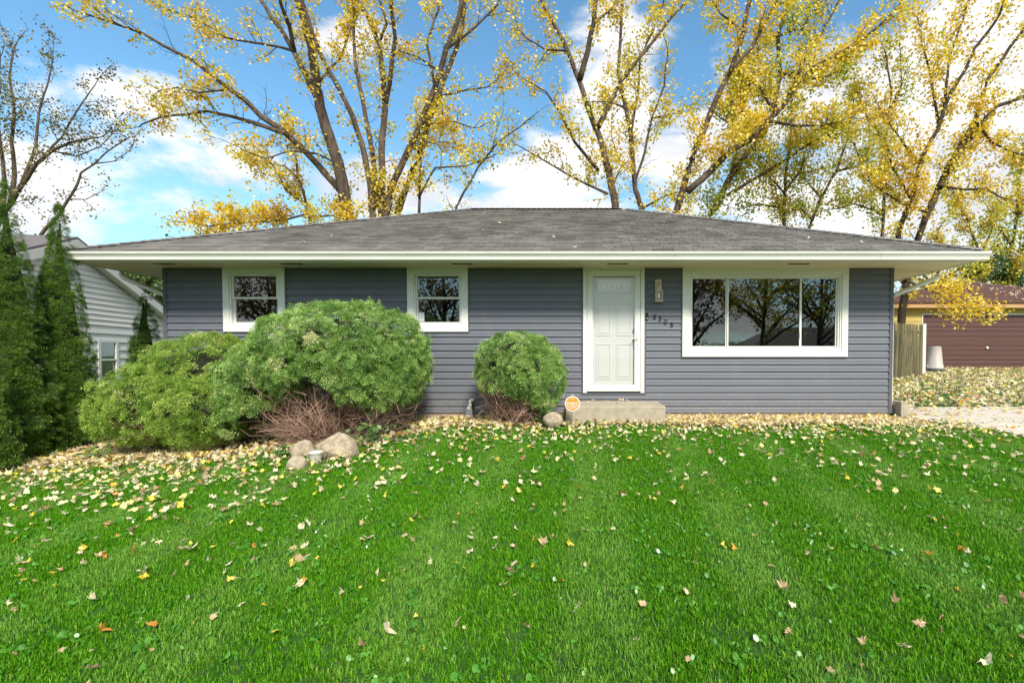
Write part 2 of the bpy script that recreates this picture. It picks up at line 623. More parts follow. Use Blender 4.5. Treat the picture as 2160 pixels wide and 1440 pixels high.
# ------------------------------------------------------------------ ground
def sheet(name, xs, ys, mat, dz=0, mask=None):
    nx, ny = len(xs), len(ys)
    V = [(x, y, gz(x, y) + dz) for y in ys for x in xs]
    Fc = []
    for j in range(ny - 1):
        for i in range(nx - 1):
            cx, cy = (xs[i] + xs[i + 1]) / 2, (ys[j] + ys[j + 1]) / 2
            if mask is None or mask(cx, cy):
                Fc.append((j * nx + i, j * nx + i + 1, (j + 1) * nx + i + 1, (j + 1) * nx + i))
    o = npmesh(name, V, Fc, mat, smooth=True)
    tag(o, kind='structure')
    return o


def axis(lo, hi, step, far):
    a = list(np.arange(lo, hi + 1e-6, step))
    d, x = step, hi
    while x < far:
        d *= 1.35
        x += d
        a.append(x)
    d, x = step, lo
    b = []
    while x > -far:
        d *= 1.35
        x -= d
        b.append(x)
    return b[::-1] + a


sheet('ground', axis(-14, 16, .25, 500), axis(-9, 13, .25, 500), M['ground'])


def bed_front(x):
    """y of the lawn's edge"""
    if x > -1.9:
        return -.98 + .06 * math.sin(x * 2.1)
    return -.98 - .98 * smooth((-1.9 - x) / 1.2) + .10 * smooth((-5.2 - x) / 1.5) + .08 * math.sin(x * 3)


def in_bed(x, y):
    return (y > bed_front(x) and y < .1 and x < 5.15) or (x < -7.0 and y > bed_front(x) and y < 3)


sheet('planting_bed', list(np.arange(-11, 5.2, .1)), list(np.arange(-2.8, 3.0, .1)), M['soil'], .006, in_bed)


def drive_front(x):
    return -.22 - 2.2 * (x - 5.25) + .05 * math.sin(x * 9)


def in_drive(x, y):
    return x > 5.25 and -9.3 < y and x < 9.5 + max(0, y) * 4 and y > drive_front(x) and y < 1.35 + .02 * (x - 5)


sheet('driveway', list(np.arange(5.25, 16, .1)), list(np.arange(-9.3, 2.0, .09)), M['drive'], .012, in_drive)
sheet('front_path', list(np.arange(1.45, 5.21, .16)), [-.42, -.3, -.18, -.03], M['drive'], .02)
o = MB().box(-60, 60, -24, -16.5, -.9, -.82).build('road', M['asphalt'])
tag(o, kind='structure')

# ------------------------------------------------------------------ house
XL, XR = -7.02, 5.135
ZB = EYE - 120 / 126 - .003          # bottom of the siding
ZT = P(PX, 565.5, 0).z               # top of the wall
XX = lambda px: (px - PX) / 126.0
ZZ = lambda py: P(PX, py, 0).z

house = thing('house', 'single storey ranch house with dark blue grey siding and grey hip roof', 'house', ((XL + XR) / 2, 4.1, 0))
wins = [  # outer casing
    (XX(476.5), XX(606), ZZ(700), ZZ(563.8)),
    (XX(862), XX(989), ZZ(700), ZZ(563.8)),
    (XX(1438), XX(1785), ZZ(752.5), ZZ(564.5)),
]
door = (XX(1230), XX(1358.5), ZZ(828), ZZ(563))
opens = [(a + .03, b - .03, c + .03, d + .1) for a, b, c, d in wins + [door]]


def intervals(z0, z1, x0, x1, grow=0):
    cuts = sorted([(a - grow, b + grow) for a, b, c, d in opens if z0 + (z1 - z0) * .5 > c and z0 + (z1 - z0) * .5 < d])
    out, x = [], x0
    for a, b in cuts:
        if a > x:
            out.append((x, a))
        x = max(x, b)
    if x < x1:
        out.append((x, x1))
    return out


back = MB()
zs = sorted(set([ZB + .02, ZT] + [c for _, _, c, _ in opens] + [min(d, ZT) for _, _, _, d in opens]))
for a, b in zip(zs, zs[1:]):
    for x0, x1 in intervals(a, b, XL + .02, XR - .02):
        back.box(x0, x1, .004, .12, a, b)
back.box(XL + .01, XL + .12, .121, 8.3, ZB, ZT)
back.box(XR - .12, XR - .01, .121, 8.3, ZB, ZT)
back.box(XL + .121, XR - .121, 8.18, 8.3, ZB, ZT)
back.build('wall', M['siding'], house)
MB().box(XL + .03, XR - .03, .0, 8.28, -.9, ZB + .015).build('foundation', M['found'], house)
pitch = .1157
z = ZB
k = 0
while z < ZT - .01:
    z1 = min(z + pitch, ZT - .001)
    spans = []
    for x0, x1 in intervals(z, z1, XL + .05, XR - .055):
        if k % 2 == 0:
            seam0 = rnd.choice([-4.9, -4.2, -3.4, -2.6]), rnd.choice([-.9, -.3, 1.9]), rnd.choice([2.6, 3.3, 4.2])
        cuts_ = [q for q in seam0 if x0 + .4 < q < x1 - .4]
        e_ = [x0] + cuts_ + [x1]
        spans += [(a_, b_ + (.02 if b_ != x1 else 0), n_) for n_, (a_, b_) in enumerate(zip(e_, e_[1:]))]
    for x0, x1, n_ in spans:
        h = z1 - z
        z0_, yo_ = z, -.0016 * (n_ % 2)
        pr = [(.003, z + .008), (yo_ - .022, z), (yo_ - .0235, z + .004), (yo_ - .018, z + .3 * h), (yo_ - .016, z + .60 * h), (yo_ - .007, z + .72 * h), (yo_ - .0045, z1 + .006 if z1 < ZT - .01 else z1), (.003, z1 + .006 if z1 < ZT - .01 else z1)]
        MB().prism_x(pr[::-1], x0, x1).build('siding_board', M['siding'], house)
        if x1 - x0 > 5 and True:
            pass
    z += pitch
    k += 1
for s_, x in ((1, XL), (-1, XR)):
    m_ = MB()
    m_.box(min(x, x + s_ * .06), max(x, x + s_ * .06), -.028, .06, ZB - .004, ZT - .002)
    m_.build('corner_post', M['post'], house, bevel=.004)
for a, b, c, d in wins + [door]:
    pass

# interior
inn = MB()
inn.box(XL + .13, XR - .13, 4.4, 4.5, .25, 2.45)
for x in (-3.9, -2.0, 1.25):
    inn.box(x, x + .1, .13, 4.39, .25, 2.45)
inn.box(XL + .13, XR - .13, .13, 8.1, 2.46, 2.5)
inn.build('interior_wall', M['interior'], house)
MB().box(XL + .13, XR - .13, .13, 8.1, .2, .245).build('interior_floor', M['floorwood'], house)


def win_common(i):
    x0, x1, z0, z1 = wins[i]
    wd = thing('window', None, None)
    wd.name = 'window'
    wd.parent = house
    wd.location = Vector(((x0 + x1) / 2, 0, z0)) - world_loc(house)
    for k_ in ('label', 'category'):
        if k_ in wd:
            del wd[k_]
    # grey channel where siding meets the casing
    MB().ring(x0 - .018, x1 + .018, z0 - .02, z1, .016, -.024, -.002, wt=.0005).build('channel', M['post'], wd)
    c = .104
    MB().box(x0, x1, -.048, .0, z0, z0 + c).build('casing', M['white'], wd, bevel=.004)
    MB().box(x0, x1, -.048, .0, z1 - .10, z1).build('casing', M['white'], wd, bevel=.004)
    MB().box(x0, x0 + c, -.047, .0, z0 + c + .001, z1 - .101).build('casing', M['white'], wd, bevel=.004)
    MB().box(x1 - c, x1, -.047, .0, z0 + c + .001, z1 - .101).build('casing', M['white'], wd, bevel=.004)
    fx0, fx1, fz0, fz1 = x0 + c + .001, x1 - c - .001, z0 + c + .001, z1 - .102
    MB().ring(fx0, fx1, fz0, fz1, .026, -.03, .10).build('frame', M['white'], wd, bevel=.003)
    return wd, fx0 + .027, fx1 - .027, fz0 + .027, fz1 - .027


for i in (0, 1):
    wd, a, b, c, d = win_common(i)
    mid = c + (d - c) * .53
    MB().ring(a, b, mid - .012, d, .028, -.008, .022, wt=.02, wb=.03).build('sash', M['white'], wd, bevel=.002)
    MB().box(a + .028, b - .028, .004, .009, mid + .018, d - .02).build('pane', M['glass'], wd)
    MB().ring(a, b, c, mid + .012, .030, .028, .056, wt=.03, wb=.035).build('sash', M['white'], wd, bevel=.002)
    MB().box(a + .030, b - .030, .038, .043, c + .035, mid - .018).build('pane', M['glass'], wd)
    if i == 1:
        MB().box(a + .034, a + .125, .034, .0365, c + .045, c + .20).build('sticker', M['frost'], wd)
wd, a, b, c, d = win_common(2)
q1, q2 = XX(1533), XX(1688)
MB().ring(a, b, c, d, .024, -.012, .05, wt=.03).build('sash_track', M['white'], wd, bevel=.003)
a2, b2, c2, d2 = a + .025, b - .025, c + .025, d - .031
for x0, x1, yy in ((a2, q1, .02), (q1 + .001, q2, -.004), (q2 + .001, b2, .02)):
    MB().ring(x0, x1, c2, d2, .022, yy, yy + .026).build('sash', M['white'], wd, bevel=.002)
    MB().box(x0 + .022, x1 - .022, yy + .01, yy + .015, c2 + .022, d2 - .022).build('pane', M['glass'], wd)
MB().box(q2 - .017, q2 - .004, -.016, -.0045, c2 + .16, c2 + .26).build('latch', M['white'], wd)

# door
x0, x1, z0, z1 = door
dr = thing('door', None, None)
dr.parent = house
dr.location = Vector(((x0 + x1) / 2, 0, z0)) - world_loc(house)
MB().ring(x0 - .03, x1 + .03, z0 - .03, z1, .028, -.026, -.002, wt=.0005).build('channel', M['post'], dr)
MB().box(x0, x0 + .062, -.045, .1, z0, z1).build('casing', M['white'], dr, bevel=.004)
MB().box(x1 - .062, x1, -.045, .1, z0, z1).build('casing', M['white'], dr, bevel=.004)
MB().box(x0 + .063, x1 - .063, -.044, .1, z1 - .045, z1).build('casing', M['white'], dr, bevel=.004)
MB().box(x0 + .063, x1 - .063, -.02, .14, z0, z0 + .022).build('threshold', M['dark'], dr)
sx0, sx1, sz0, sz1 = x0 + .067, x1 - .067, z0 + .026, z1 - .05
MB().ring(sx0, sx1, sz0, sz1, .085, -.036, -.008, wt=.095, wb=.10).build('storm_frame', M['white'], dr, bevel=.004)
MB().ring(sx0 + .0855, sx1 - .0855, sz0 + .1005, sz1 - .0955, .010, -.03, -.012).build('glazing_bead', M['white'], dr)
MB().box(sx0 + .096, sx1 - .096, -.022, -.018, sz0 + .111, sz1 - .106).build('storm_glass', M['stormglass'], dr)
slab = MB().box(x0 + .064, x1 - .064, .05, .09, z0 + .023, z1 - .046).build('door_slab', M['doorpaint'], dr)
lx0, lx1 = XX(1262) , XX(1328)
lz0, lz1 = ZZ(614), ZZ(590)
MB().ring(lx0 - .03, lx1 + .03, lz0 - .03, lz1 + .03, .03, .036, .05).build('lite_frame', M['doorpaint'], slab, bevel=.006)
MB().box(lx0, lx1, .044, .0495, lz0, lz1).build('lite', M['frost'], slab)
lat = MB()
n_ = 3
wq = (lx1 - lx0) / n_
for i in range(n_):
    for s_ in (1, -1):
        pts = []
        for j in range(9):
            u = j / 8
            zc = (lz0 + lz1) / 2 + s_ * math.cos(u * math.pi * 2) * (lz1 - lz0) * .46
            pts.append((lx0 + wq * (i + u), .0425, zc))
        lat.tube(pts, .0022, 4)
lat.build('came', M['lattice'], slab)
for px0, px1 in ((1257, 1288), (1300, 1331)):
    for py0, py1 in ((708, 640), (800, 725)):
        MB().ring(XX(px0), XX(px1), ZZ(py0), ZZ(py1), .018, .042, .0498).build('panel_moulding', M['doorpaint'], slab, bevel=.005)
        MB().box(XX(px0) + .04, XX(px1) - .04, .043, .0498, ZZ(py0) + .04, ZZ(py1) - .04).build('panel', M['doorpaint'], slab, bevel=.007)
hx = sx1 - .045
MB().box(hx - .016, hx + .016, -.05, -.037, ZZ(727), ZZ(701)).tube([(hx, -.05, ZZ(712)), (hx, -.08, ZZ(712)), (hx - .06, -.085, ZZ(713)), (hx - .095, -.08, ZZ(715))], .008, 6).build('handle', M['white'], dr, bevel=.002)
MB().lathe([(.0, 0), (.03, .001), (.03, .02), (0, .021)], (0, 0, 0), 12)
kb = MB()
for zc in (ZZ(697), ZZ(716)):
    kb.tube([(XX(1338), .049, zc), (XX(1338), .02, zc)], .026, 10)
kb.box(XX(1338) - .012, XX(1338) + .012, .02, .049, ZZ(735), ZZ(720))
kb.build('door_knob', M['dark'], slab)['kind'] = 'stuff'
slab.location.y -= .03
hg = MB()
for py in (590, 650, 740, 815):
    hg.box(x0 + .057, x0 + .07, -.052, -.0455, ZZ(py) - .035, ZZ(py) + .035)
hg.build('hinge', M['white'], dr)['kind'] = 'stuff'

# eave, soffit, fascia, gutters
S = .756
EX0, EX1 = -7.779, 5.914
EY0, EY1 = -S, 8.3 + S
ZF = P(PX, 552.5, -S).z       # fascia bottom
ZG = P(PX, 530, -.87).z       # gutter top
ZE = P(PX, 527.5, -.80).z     # shingle edge
ZS = ZT + .003
# soffit: a frustum ring rising slightly to the wall
sv = [(EX0 + .02, EY0 + .02, ZF + .012), (EX1 - .02, EY0 + .02, ZF + .012), (EX1 - .02, EY1 - .02, ZF + .012), (EX0 + .02, EY1 - .02, ZF + .012),
      (XL + .02, .02, ZS), (XR - .02, .02, ZS), (XR - .02, 8.28, ZS), (XL + .02, 8.28, ZS)]
top = [(x, y, z_ + .01) for x, y, z_ in sv]
fs = []
for i in range(4):
    j = (i + 1) % 4
    fs += [(i, i + 4, j + 4, j), (i + 8, j + 8, j + 12, i + 12)]
sf = MB().add(sv + top, fs).build('soffit', M['soffit'], house)
for px in (345, 615, 975, 1303, 1685):
    vm = MB()
    xc = P(px, 556, -.5).x
    for k_ in range(2):
        vm.box(xc - .13 + k_ * .14, xc - .02 + k_ * .14, -.50, -.455, ZF + .018 + .006, ZF + .030)
    zz_ = ZF + .012 + (ZS - ZF - .012) * (.28 / .76)
    vm = MB()
    for k_ in range(3):
        vm.box(xc - .16 + k_ * .11, xc - .06 + k_ * .11, -.52, -.47, zz_ - .012, zz_ - .001)
    vm.build('soffit_vent', M['dark'], sf)
ft = ZE - .03
fm = MB()
fm.box(EX0, EX1, EY0, EY0 + .02, ZF, ft)
fm.box(EX0, EX1, EY1 - .02, EY1, ZF, ft)
fm.box(EX0, EX0 + .02, EY0 + .021, EY1 - .021, ZF, ft)
fm.box(EX1 - .02, EX1, EY0 + .021, EY1 - .021, ZF, ft)
fm.build('fascia', M['gutter'], house, bevel=.003)


def gut_prof(z):
    h = .118
    return [(0, z - h), (-.072, z - h), (-.078, z - h + .012), (-.080, z - h + .042), (-.100, z - h + .075), (-.112, z - h + .085), (-.114, z - .014), (-.118, z - .012), (-.118, z), (-.110, z), (-.106, z - .02), (-.104, z - .03), (-.09, z - h + .085), (-.07, z - h + .045), (-.068, z - h + .006), (0, z - h + .006)]


gp = gut_prof(ZG)
MB().prism_x([(EY0 - .002 + y, z_) for y, z_ in gp][::-1], EX0 - .117, EX1 + .117).build('gutter', M['gutter'], house)
gs_ = MB()
for gx in (-4.75, -1.7, 1.35, 4.4):
    gs_.prism_x([(EY0 - .002 + y * 1.03 - .001, z_ - .001 + (.002 if z_ > ZG - .02 else 0)) for y, z_ in gp][::-1], gx, gx + .012)
gs_.build('gutter_seam', M['gutter'], house)['kind'] = 'stuff'
for side in (-1, 1):
    g = MB()
    n = len(gp)
    xe = EX0 if side < 0 else EX1
    vs = [(xe + side * (.002 - y), yy, z_) for yy in (EY0 + .01, EY1) for y, z_ in gp]
    fs = [(i, (i + 1) % n, n + (i + 1) % n, n + i) for i in range(n)] + [tuple(range(n)), tuple(range(n, 2 * n))[::-1]]
    g.add(vs, fs)
    g.build('gutter', M['gutter'], house)
    xw = XL if side < 0 else XR
    d_ = MB()
    zt = ZG - .118
    yq = .12 if side < 0 else .10
    pts = [(xe + side * .06, yq, zt + .01), (xe + side * .06, yq, zt - .06), (xe + side * .03, yq, zt - .11), (xe - side * .05, yq, zt - .15),
           (xw + side * .10, yq, zt - .40), (xw + side * .045, yq, zt - .46), (xw + side * .045, yq, zt - .56), (xw + side * .045, yq, .12), (xw + side * .07, yq, .06)]
    d_.tube(pts, .036, 8)
    d_.build('downspout', M['gutter'], house, smooth=True)

# roof body
RUN = (EY1 - EY0) / 2 + .02
OX0, OX1, OY0, OY1 = EX0 - .045, EX1 + .045, EY0 - .045, EY1 + .045
HALF = (OY1 - OY0) / 2
ridge_y = (OY0 + OY1) / 2
ZR = P(1150, 441, ridge_y).z
slope = (ZR - ZE) / HALF
rl, rr = OX0 + HALF, OX1 - HALF
rv = [(OX0, OY0, ZE), (OX1, OY0, ZE), (OX1, OY1, ZE), (OX0, OY1, ZE), (rl, ridge_y, ZR), (rr, ridge_y, ZR)]
rv = [(x, y, z_ - .012) for x, y, z_ in rv]
ru = [(x, y, z_ - .02) for x, y, z_ in rv[:4]]
roof = MB().add(rv + ru, [(0, 1, 5, 4), (1, 2, 5), (2, 3, 4, 5), (3, 0, 4), (0, 6, 7, 1), (1, 7, 8, 2), (2, 8, 9, 3), (3, 9, 6, 0), (6, 9, 8, 7)]).build('roof', M['shingle'], house)
th = math.atan(slope)
expo = .127
cs, sn = math.cos(th), math.sin(th)


def shingle_geo(x0, x1, v, xa0=None, xa1=None, lift=.0):
    """tab lying on the front slope; v = distance up the slope of its butt edge"""
    lo, hi = v, v + expo + .035
    t0, t1 = .020 + lift, .001
    if xa0 is None:
        xa0, xa1 = x0, x1

    def pt(x, s, h):
        return (x, OY0 + s * cs - h * sn, ZE - .012 + s * sn + h * cs)
    return [pt(x0, lo, .0), pt(x1, lo, .0), pt(x1, lo, t0), pt(x0, lo, t0), pt(xa0, hi, t1), pt(xa1, hi, t1)]


SF = [(0, 1, 2, 3), (3, 2, 5, 4), (0, 3, 4), (1, 5, 2)]
smesh = {}
for i in range(10):
    me = bpy.data.meshes.new('shingle')
    g = shingle_geo(-.1465, .1465, -.0, lift=.003 * rnd.random())
    ox, oy, oz = 0, OY0, ZE - .012
    me.from_pydata([(a - ox, b - oy, c - oz) for a, b, c in g], [], SF)
    me.attributes.new('rnd', 'FLOAT', 'POINT').data.foreach_set('value', [rnd.random() ** .8] * 6)
    me.materials.append(M['shingle'])
    smesh[i] = me
slen = HALF / cs
rows = int(slen / expo)
placed = 0
stv, stf, stx = [], [], []
for r in range(rows):
    v = r * expo - .01
    inset = (v + expo * .5) * cs
    xa, xb = OX0 + max(0, inset) - .03, OX1 - max(0, inset) + .03
    off = (r * .1525 + (r % 3) * .02) % .305
    x = xa - .305 + ((OX0 + off - xa) % .305)
    while x < xb:
        a, b = x + .006, x + .305 - .006
        full = a >= xa and b <= xb
        if b > xa + .02 and a < xb - .02:
            if full and placed < 300:
                o = bpy.data.objects.new('shingle', smesh[rnd.randrange(10)])
                COL.objects.link(o)
                o.parent = roof
                o.location = Vector(((a + b) / 2, OY0 + v * cs, ZE - .012 + v * sn)) - world_loc(roof)
                placed += 1
            else:
                g = shingle_geo(max(a, xa), min(b, xb), v, lift=.004 * rnd.random())
                n0 = len(stv)
                stv += g
                stf += [tuple(n0 + q for q in f) for f in SF]
                stx += [rnd.random() ** .8] * 6
        x += .305
mb = MB()
mb.v, mb.f = stv, stf
o = mb.build('shingles', M['shingle'], roof)
o.data.attributes.new('rnd', 'FLOAT', 'POINT').data.foreach_set('value', stx)
tag(o, kind='stuff')
# hip and ridge caps


def caps(p0, p1, name='ridge_cap'):
    p0, p1 = Vector(p0), Vector(p1)
    d = (p1 - p0)
    n = int(d.length / .13)
    d.normalize()
    side = d.cross(Vector((0, 0, 1))).normalized()
    up = side.cross(d).normalized()
    vs, fs, at = [], [], []
    for i in range(n):
        a = p0 + d * (i * .13)
        b = a + d * .17
        base = len(vs)
        h0, h1 = .020, .008
        for q, h in ((a, h0), (b, h1)):
            vs += [tuple(q + side * .12 + up * (h - .042)), tuple(q + up * h), tuple(q - side * .12 + up * (h - .042))]
        vs += [tuple(a + side * .12 - up * .045), tuple(a - up * .008), tuple(a - side * .12 - up * .045)]
        fs += [(base, base + 1, base + 4, base + 3), (base + 1, base + 2, base + 5, base + 4), (base + 6, base + 7, base + 1, base), (base + 7, base + 8, base + 2, base + 1)]
        at += [rnd.random()] * 9
    m_ = MB()
    m_.v, m_.f = vs, fs
    o = m_.build(name, M['shingle'], roof)
    o.data.attributes.new('rnd', 'FLOAT', 'POINT').data.foreach_set('value', at)


caps((OX0, OY0, ZE + .01), (rl, ridge_y, ZR + .01), 'hip_cap')
caps((OX1, OY0, ZE + .01), (rr, ridge_y, ZR + .01), 'hip_cap')
caps((rl, ridge_y, ZR + .012), (rr, ridge_y, ZR + .012))

# concrete step
d_ = .88
p0, p1 = P(1193, 870, -d_), P(1404.5, 870, -d_)
ztop = P(1300, 856.5, -d_).z
st = MB().box(p0.x, p1.x, -d_, -.035, -.08, ztop).build('doorstep', M['concrete'], None, bevel=.018)
tag(st, 'rough concrete step below the white front door', 'step')

# wall lantern
lc = P(1390, 636, -.11)
ln = thing('wall_lantern', 'cream metal lantern mounted on siding right of the door', 'lamp', (lc.x, -.02, lc.z))
cx, cy, cz = lc.x, -.105, lc.z
MB().box(cx - .055, cx + .055, -.045, -.02, cz + .16, cz + .38).build('back_plate', M['lampmetal'], ln, bevel=.01)
MB().tube([(cx, -.045, cz + .27), (cx, -.10, cz + .30), (cx, cy, cz + .27), (cx, cy, cz + .24)], .012, 8).build('arm', M['lampmetal'], ln, smooth=True)
MB().lathe([(.045, .205), (.05, .2), (.062, .19), (.085, .178), (.088, .17), (.0, .169)][::-1], (cx, cy, cz), sq=True).lathe([(.05, .2), (.046, .235), (.03, .25), (.012, .262)], (cx, cy, cz), sq=True).build('cap', M['lampmetal'], ln)
MB().lathe([(.088, 0), (.088, .014), (.075, .026), (.07, .026)], (cx, cy, cz), sq=True).build('base', M['lampmetal'], ln)
fr = MB()
for sx_ in (-1, 1):
    for sy_ in (-1, 1):
        fr.box(cx + sx_ * .052 - .006, cx + sx_ * .052 + .006, cy + sy_ * .052 - .006, cy + sy_ * .052 + .006, cz + .026, cz + .169)
fr.build('frame', M['lampmetal'], ln)['kind'] = 'stuff'
MB().lathe([(.0, .045), (.018, .05), (.026, .075), (.026, .1), (.014, .13), (.01, .155)], (cx, cy, cz), 14).build('bulb', M['signwhite'], ln, smooth=True)
MB().box(cx - .046, cx + .046, cy - .053, cy - .050, cz + .027, cz + .168).box(cx - .053, cx - .050, cy - .045, cy + .045, cz + .027, cz + .168).box(cx + .050, cx + .053, cy - .045, cy + .045, cz + .027, cz + .168).build('lamp_glass', M['stormglass'], ln)

# door bell
bc = P(1365, 667, -.04)
db = thing('doorbell', 'small black video doorbell on the siding beside the house numbers', 'doorbell', (bc.x, -.02, bc.z))
MB().box(bc.x - .02, bc.x + .02, -.045, -.019, bc.z - .062, bc.z + .062).build('body', M['black'], db, bevel=.008)
MB().tube([(bc.x, -.045, bc.z + .035), (bc.x, -.051, bc.z + .035)], .011, 12).build('lens', M['dark'], db)
MB().tube([(bc.x, -.045, bc.z - .035), (bc.x, -.049, bc.z - .035)], .012, 12).build('button', M['bin'], db)

# house number
hn = thing('house_number', 'black number 5305 stepping down the siding beside the door', 'house number', (XX(1400), -.02, ZZ(680)))
for ch, px, py in (('5', 1381, 669), ('3', 1392, 673.5), ('0', 1404, 679), ('5', 1417, 685.5)):
    p_ = P(px, py, -.025)
    join_text(ch, .118, (p_.x, -.024, p_.z), M['black'], hn, 'digit', extrude=.005, rot=(math.pi / 2, rad(8), 0))

# security sign
sc_ = P(1207.5, 851, -1.15)
sg = thing('yard_sign', 'round orange security sign on a stake beside the concrete step', 'sign', (sc_.x, -1.15, gz(sc_.x, -1.15)))
R_ = 16 / F * 6.85
MB().tube([(sc_.x + .02, -1.145, gz(sc_.x, -1.15) - .1), (sc_.x, -1.145, sc_.z + R_ + .035)], .007, 6).build('stake', M['bin'], sg)
MB().tube([(sc_.x, -1.150, sc_.z), (sc_.x, -1.158, sc_.z)], R_, 40).build('rim', M['signwhite'], sg)
MB().tube([(sc_.x, -1.1585, sc_.z), (sc_.x, -1.161, sc_.z)], R_ * .89, 40).build('disc', M['orange'], sg)
join_text('vivint.', .078, (sc_.x, -1.164, sc_.z + .008), M['signwhite'], sg, 'lettering', extrude=.001, rot=(math.pi / 2, 0, 0)).scale = (1, 1.1, 1)
join_text('smarthome', .042, (sc_.x, -1.164, sc_.z - .035), M['signwhite'], sg, 'lettering', extrude=.001)
MB().box(sc_.x - .055, sc_.x + .055, -1.1635, -1.162, sc_.z - .066, sc_.z - .060).build('lettering', M['signwhite'], sg)
MB().box(sc_.x - .03, sc_.x + .02, -1.1635, -1.162, sc_.z + .062, sc_.z + .067).build('lettering', M['signwhite'], sg)

# vent pipe
vp = P(990, 880, -.14)
vt = thing('vent_pipe', 'white plastic vent pipe with tapered slotted foot against the siding', 'pipe', (vp.x, -.14, 0))
MB().tube([(vp.x + .04, -.01, .285), (vp.x + .035, -.09, .285), (vp.x + .02, -.13, .27), (vp.x + .008, -.14, .23), (vp.x, -.14, .16)], .036, 12).build('elbow', M['white'], vt, smooth=True)
MB().lathe([(.062, -.06), (.06, .06), (.036, .19)], (vp.x, -.14, 0), 16).build('foot', M['white'], vt, smooth=True)
sm = MB()
for k_ in range(4):
    rr_ = .058 - k_ * .0045
    sm.box(vp.x - rr_ * .6, vp.x + rr_ * .6, -.14 - rr_ - .004, -.14 - rr_ * .75, .075 + k_ * .024, .083 + k_ * .024)
sm.build('slot', M['dark'], vt)

# pale block at right corner
b_ = P(1889, 868, .05)
o = MB().box(b_.x - .02, b_.x + .10, -.12, .3, -.05, .27).build('concrete_block', M['concrete'], None, bevel=.012)
tag(o, 'pale concrete block standing against the right corner of the house', 'block')


# ------------------------------------------------------------------ neighbour house
NB = Vector((-12.0, 4.0, 0))
ND = Vector((-.23, 1, 0)).normalized()     # along the gable wall, going back
NN = Vector((1, .23, 0)).normalized()      # outwards (towards our house)
nt_ = lambda t, h, o=0: NB + ND * t * 1.026 + NN * o + Vector((0, 0, EYE + h))
nh = thing('house', 'neighbouring white house with lap siding gable wall behind the evergreens', 'house', (-14, 5, -.4))
T0, HP, SL = -1.14, 2.43, .42
FLOORH = -1.5


def rake_h(t):
    return HP - SL * abs(t - T0)


def board(t0, t1, h0, h1, mat, name='siding_board'):
    """one lap board cut to the gable line"""
    def tl(h):
        return (HP - h) / SL
    lo0, lo1 = max(t0, T0 - tl(h0)), min(t1, T0 + tl(h0))
    hi0, hi1 = max(t0, T0 - tl(h1)), min(t1, T0 + tl(h1))
    if hi1 - hi0 < .05:
        return
    a = [nt_(lo0, h0, 0), nt_(lo1, h0, 0), nt_(lo1, h0, .042), nt_(lo0, h0, .042), nt_(hi0, h1, .008), nt_(hi1, h1, .008), nt_(hi0, h1, 0), nt_(hi1, h1, 0)]
    MB().add(a, [(0, 1, 2, 3), (3, 2, 5, 4), (0, 3, 4, 6), (1, 7, 5, 2), (4, 5, 7, 6), (0, 6, 7, 1)]).build(name, mat, nh)


NT0, NT1 = -4.6, 2.25
core = MB()
pl = [nt_(NT0, FLOORH, -.002), nt_(NT1, FLOORH, -.002), nt_(NT1, rake_h(NT1), -.002), nt_(T0, HP, -.002), nt_(NT0, rake_h(NT0), -.002)]
W2 = NN * -9.0
core.add([tuple(p) for p in pl] + [tuple(p + W2) for p in pl], [(0, 1, 2, 3, 4), (9, 8, 7, 6, 5), (0, 5, 6, 1), (1, 6, 7, 2), (4, 9, 5, 0)])
core.build('wall', M['nwall'], nh)
h = FLOORH
while h < .58 - .01:
    # wide boards below; leave out the window
    for t0, t1 in (((NT0, -.33), (.33, NT1)) if -.62 < h + .1 < .42 else ((NT0, NT1),)):
        board(t0, t1, h, h + .205, M['nwall2'])
    h += .205
while h < HP - .03:
    board(NT0, NT1, h, h + .128, M['nwall'])
    h += .128
# window on the gable wall
nw = thing('window', None, None)
nw.parent = nh
nw.location = nt_(0, -.6) - world_loc(nh)
wz0, wz1 = -.60, .40


def nbox(t0, t1, h0, h1, o0, o1, name, mat, par):
    vs = [nt_(t, h_, o_) for h_ in (h0, h1) for o_ in (o0, o1) for t in (t0, t1)]
    return MB().add(vs, [(0, 1, 3, 2), (4, 6, 7, 5), (0, 4, 5, 1), (2, 3, 7, 6), (0, 2, 6, 4), (1, 5, 7, 3)]).build(name, mat, par)


for t0, t1, h0, h1 in ((-.33, -.25, wz0, wz1), (.25, .33, wz0, wz1), (-.25, .25, wz1 - .07, wz1), (-.25, .25, wz0, wz0 + .08), (-.25, .25, -.12, -.08)):
    nbox(t0, t1, h0, h1, -.03, .045, 'frame', M['white'], nw)
nbox(-.25, .25, wz0 + .08, -.12, .0, .006, 'pane', M['glass'], nw)
nbox(-.25, .25, -.08, wz1 - .07, .012, .018, 'pane', M['glass'], nw)
nbox(-.25, .25, wz0 + .08, wz1 - .07, -.0015, -.0005, 'curtain', surf('curtain', (.30, .32, .26), (.42, .12, .05), 5, .9, 0, amt=.9), nw)
# roof with overhanging rake
OV = .24
th_ = .20


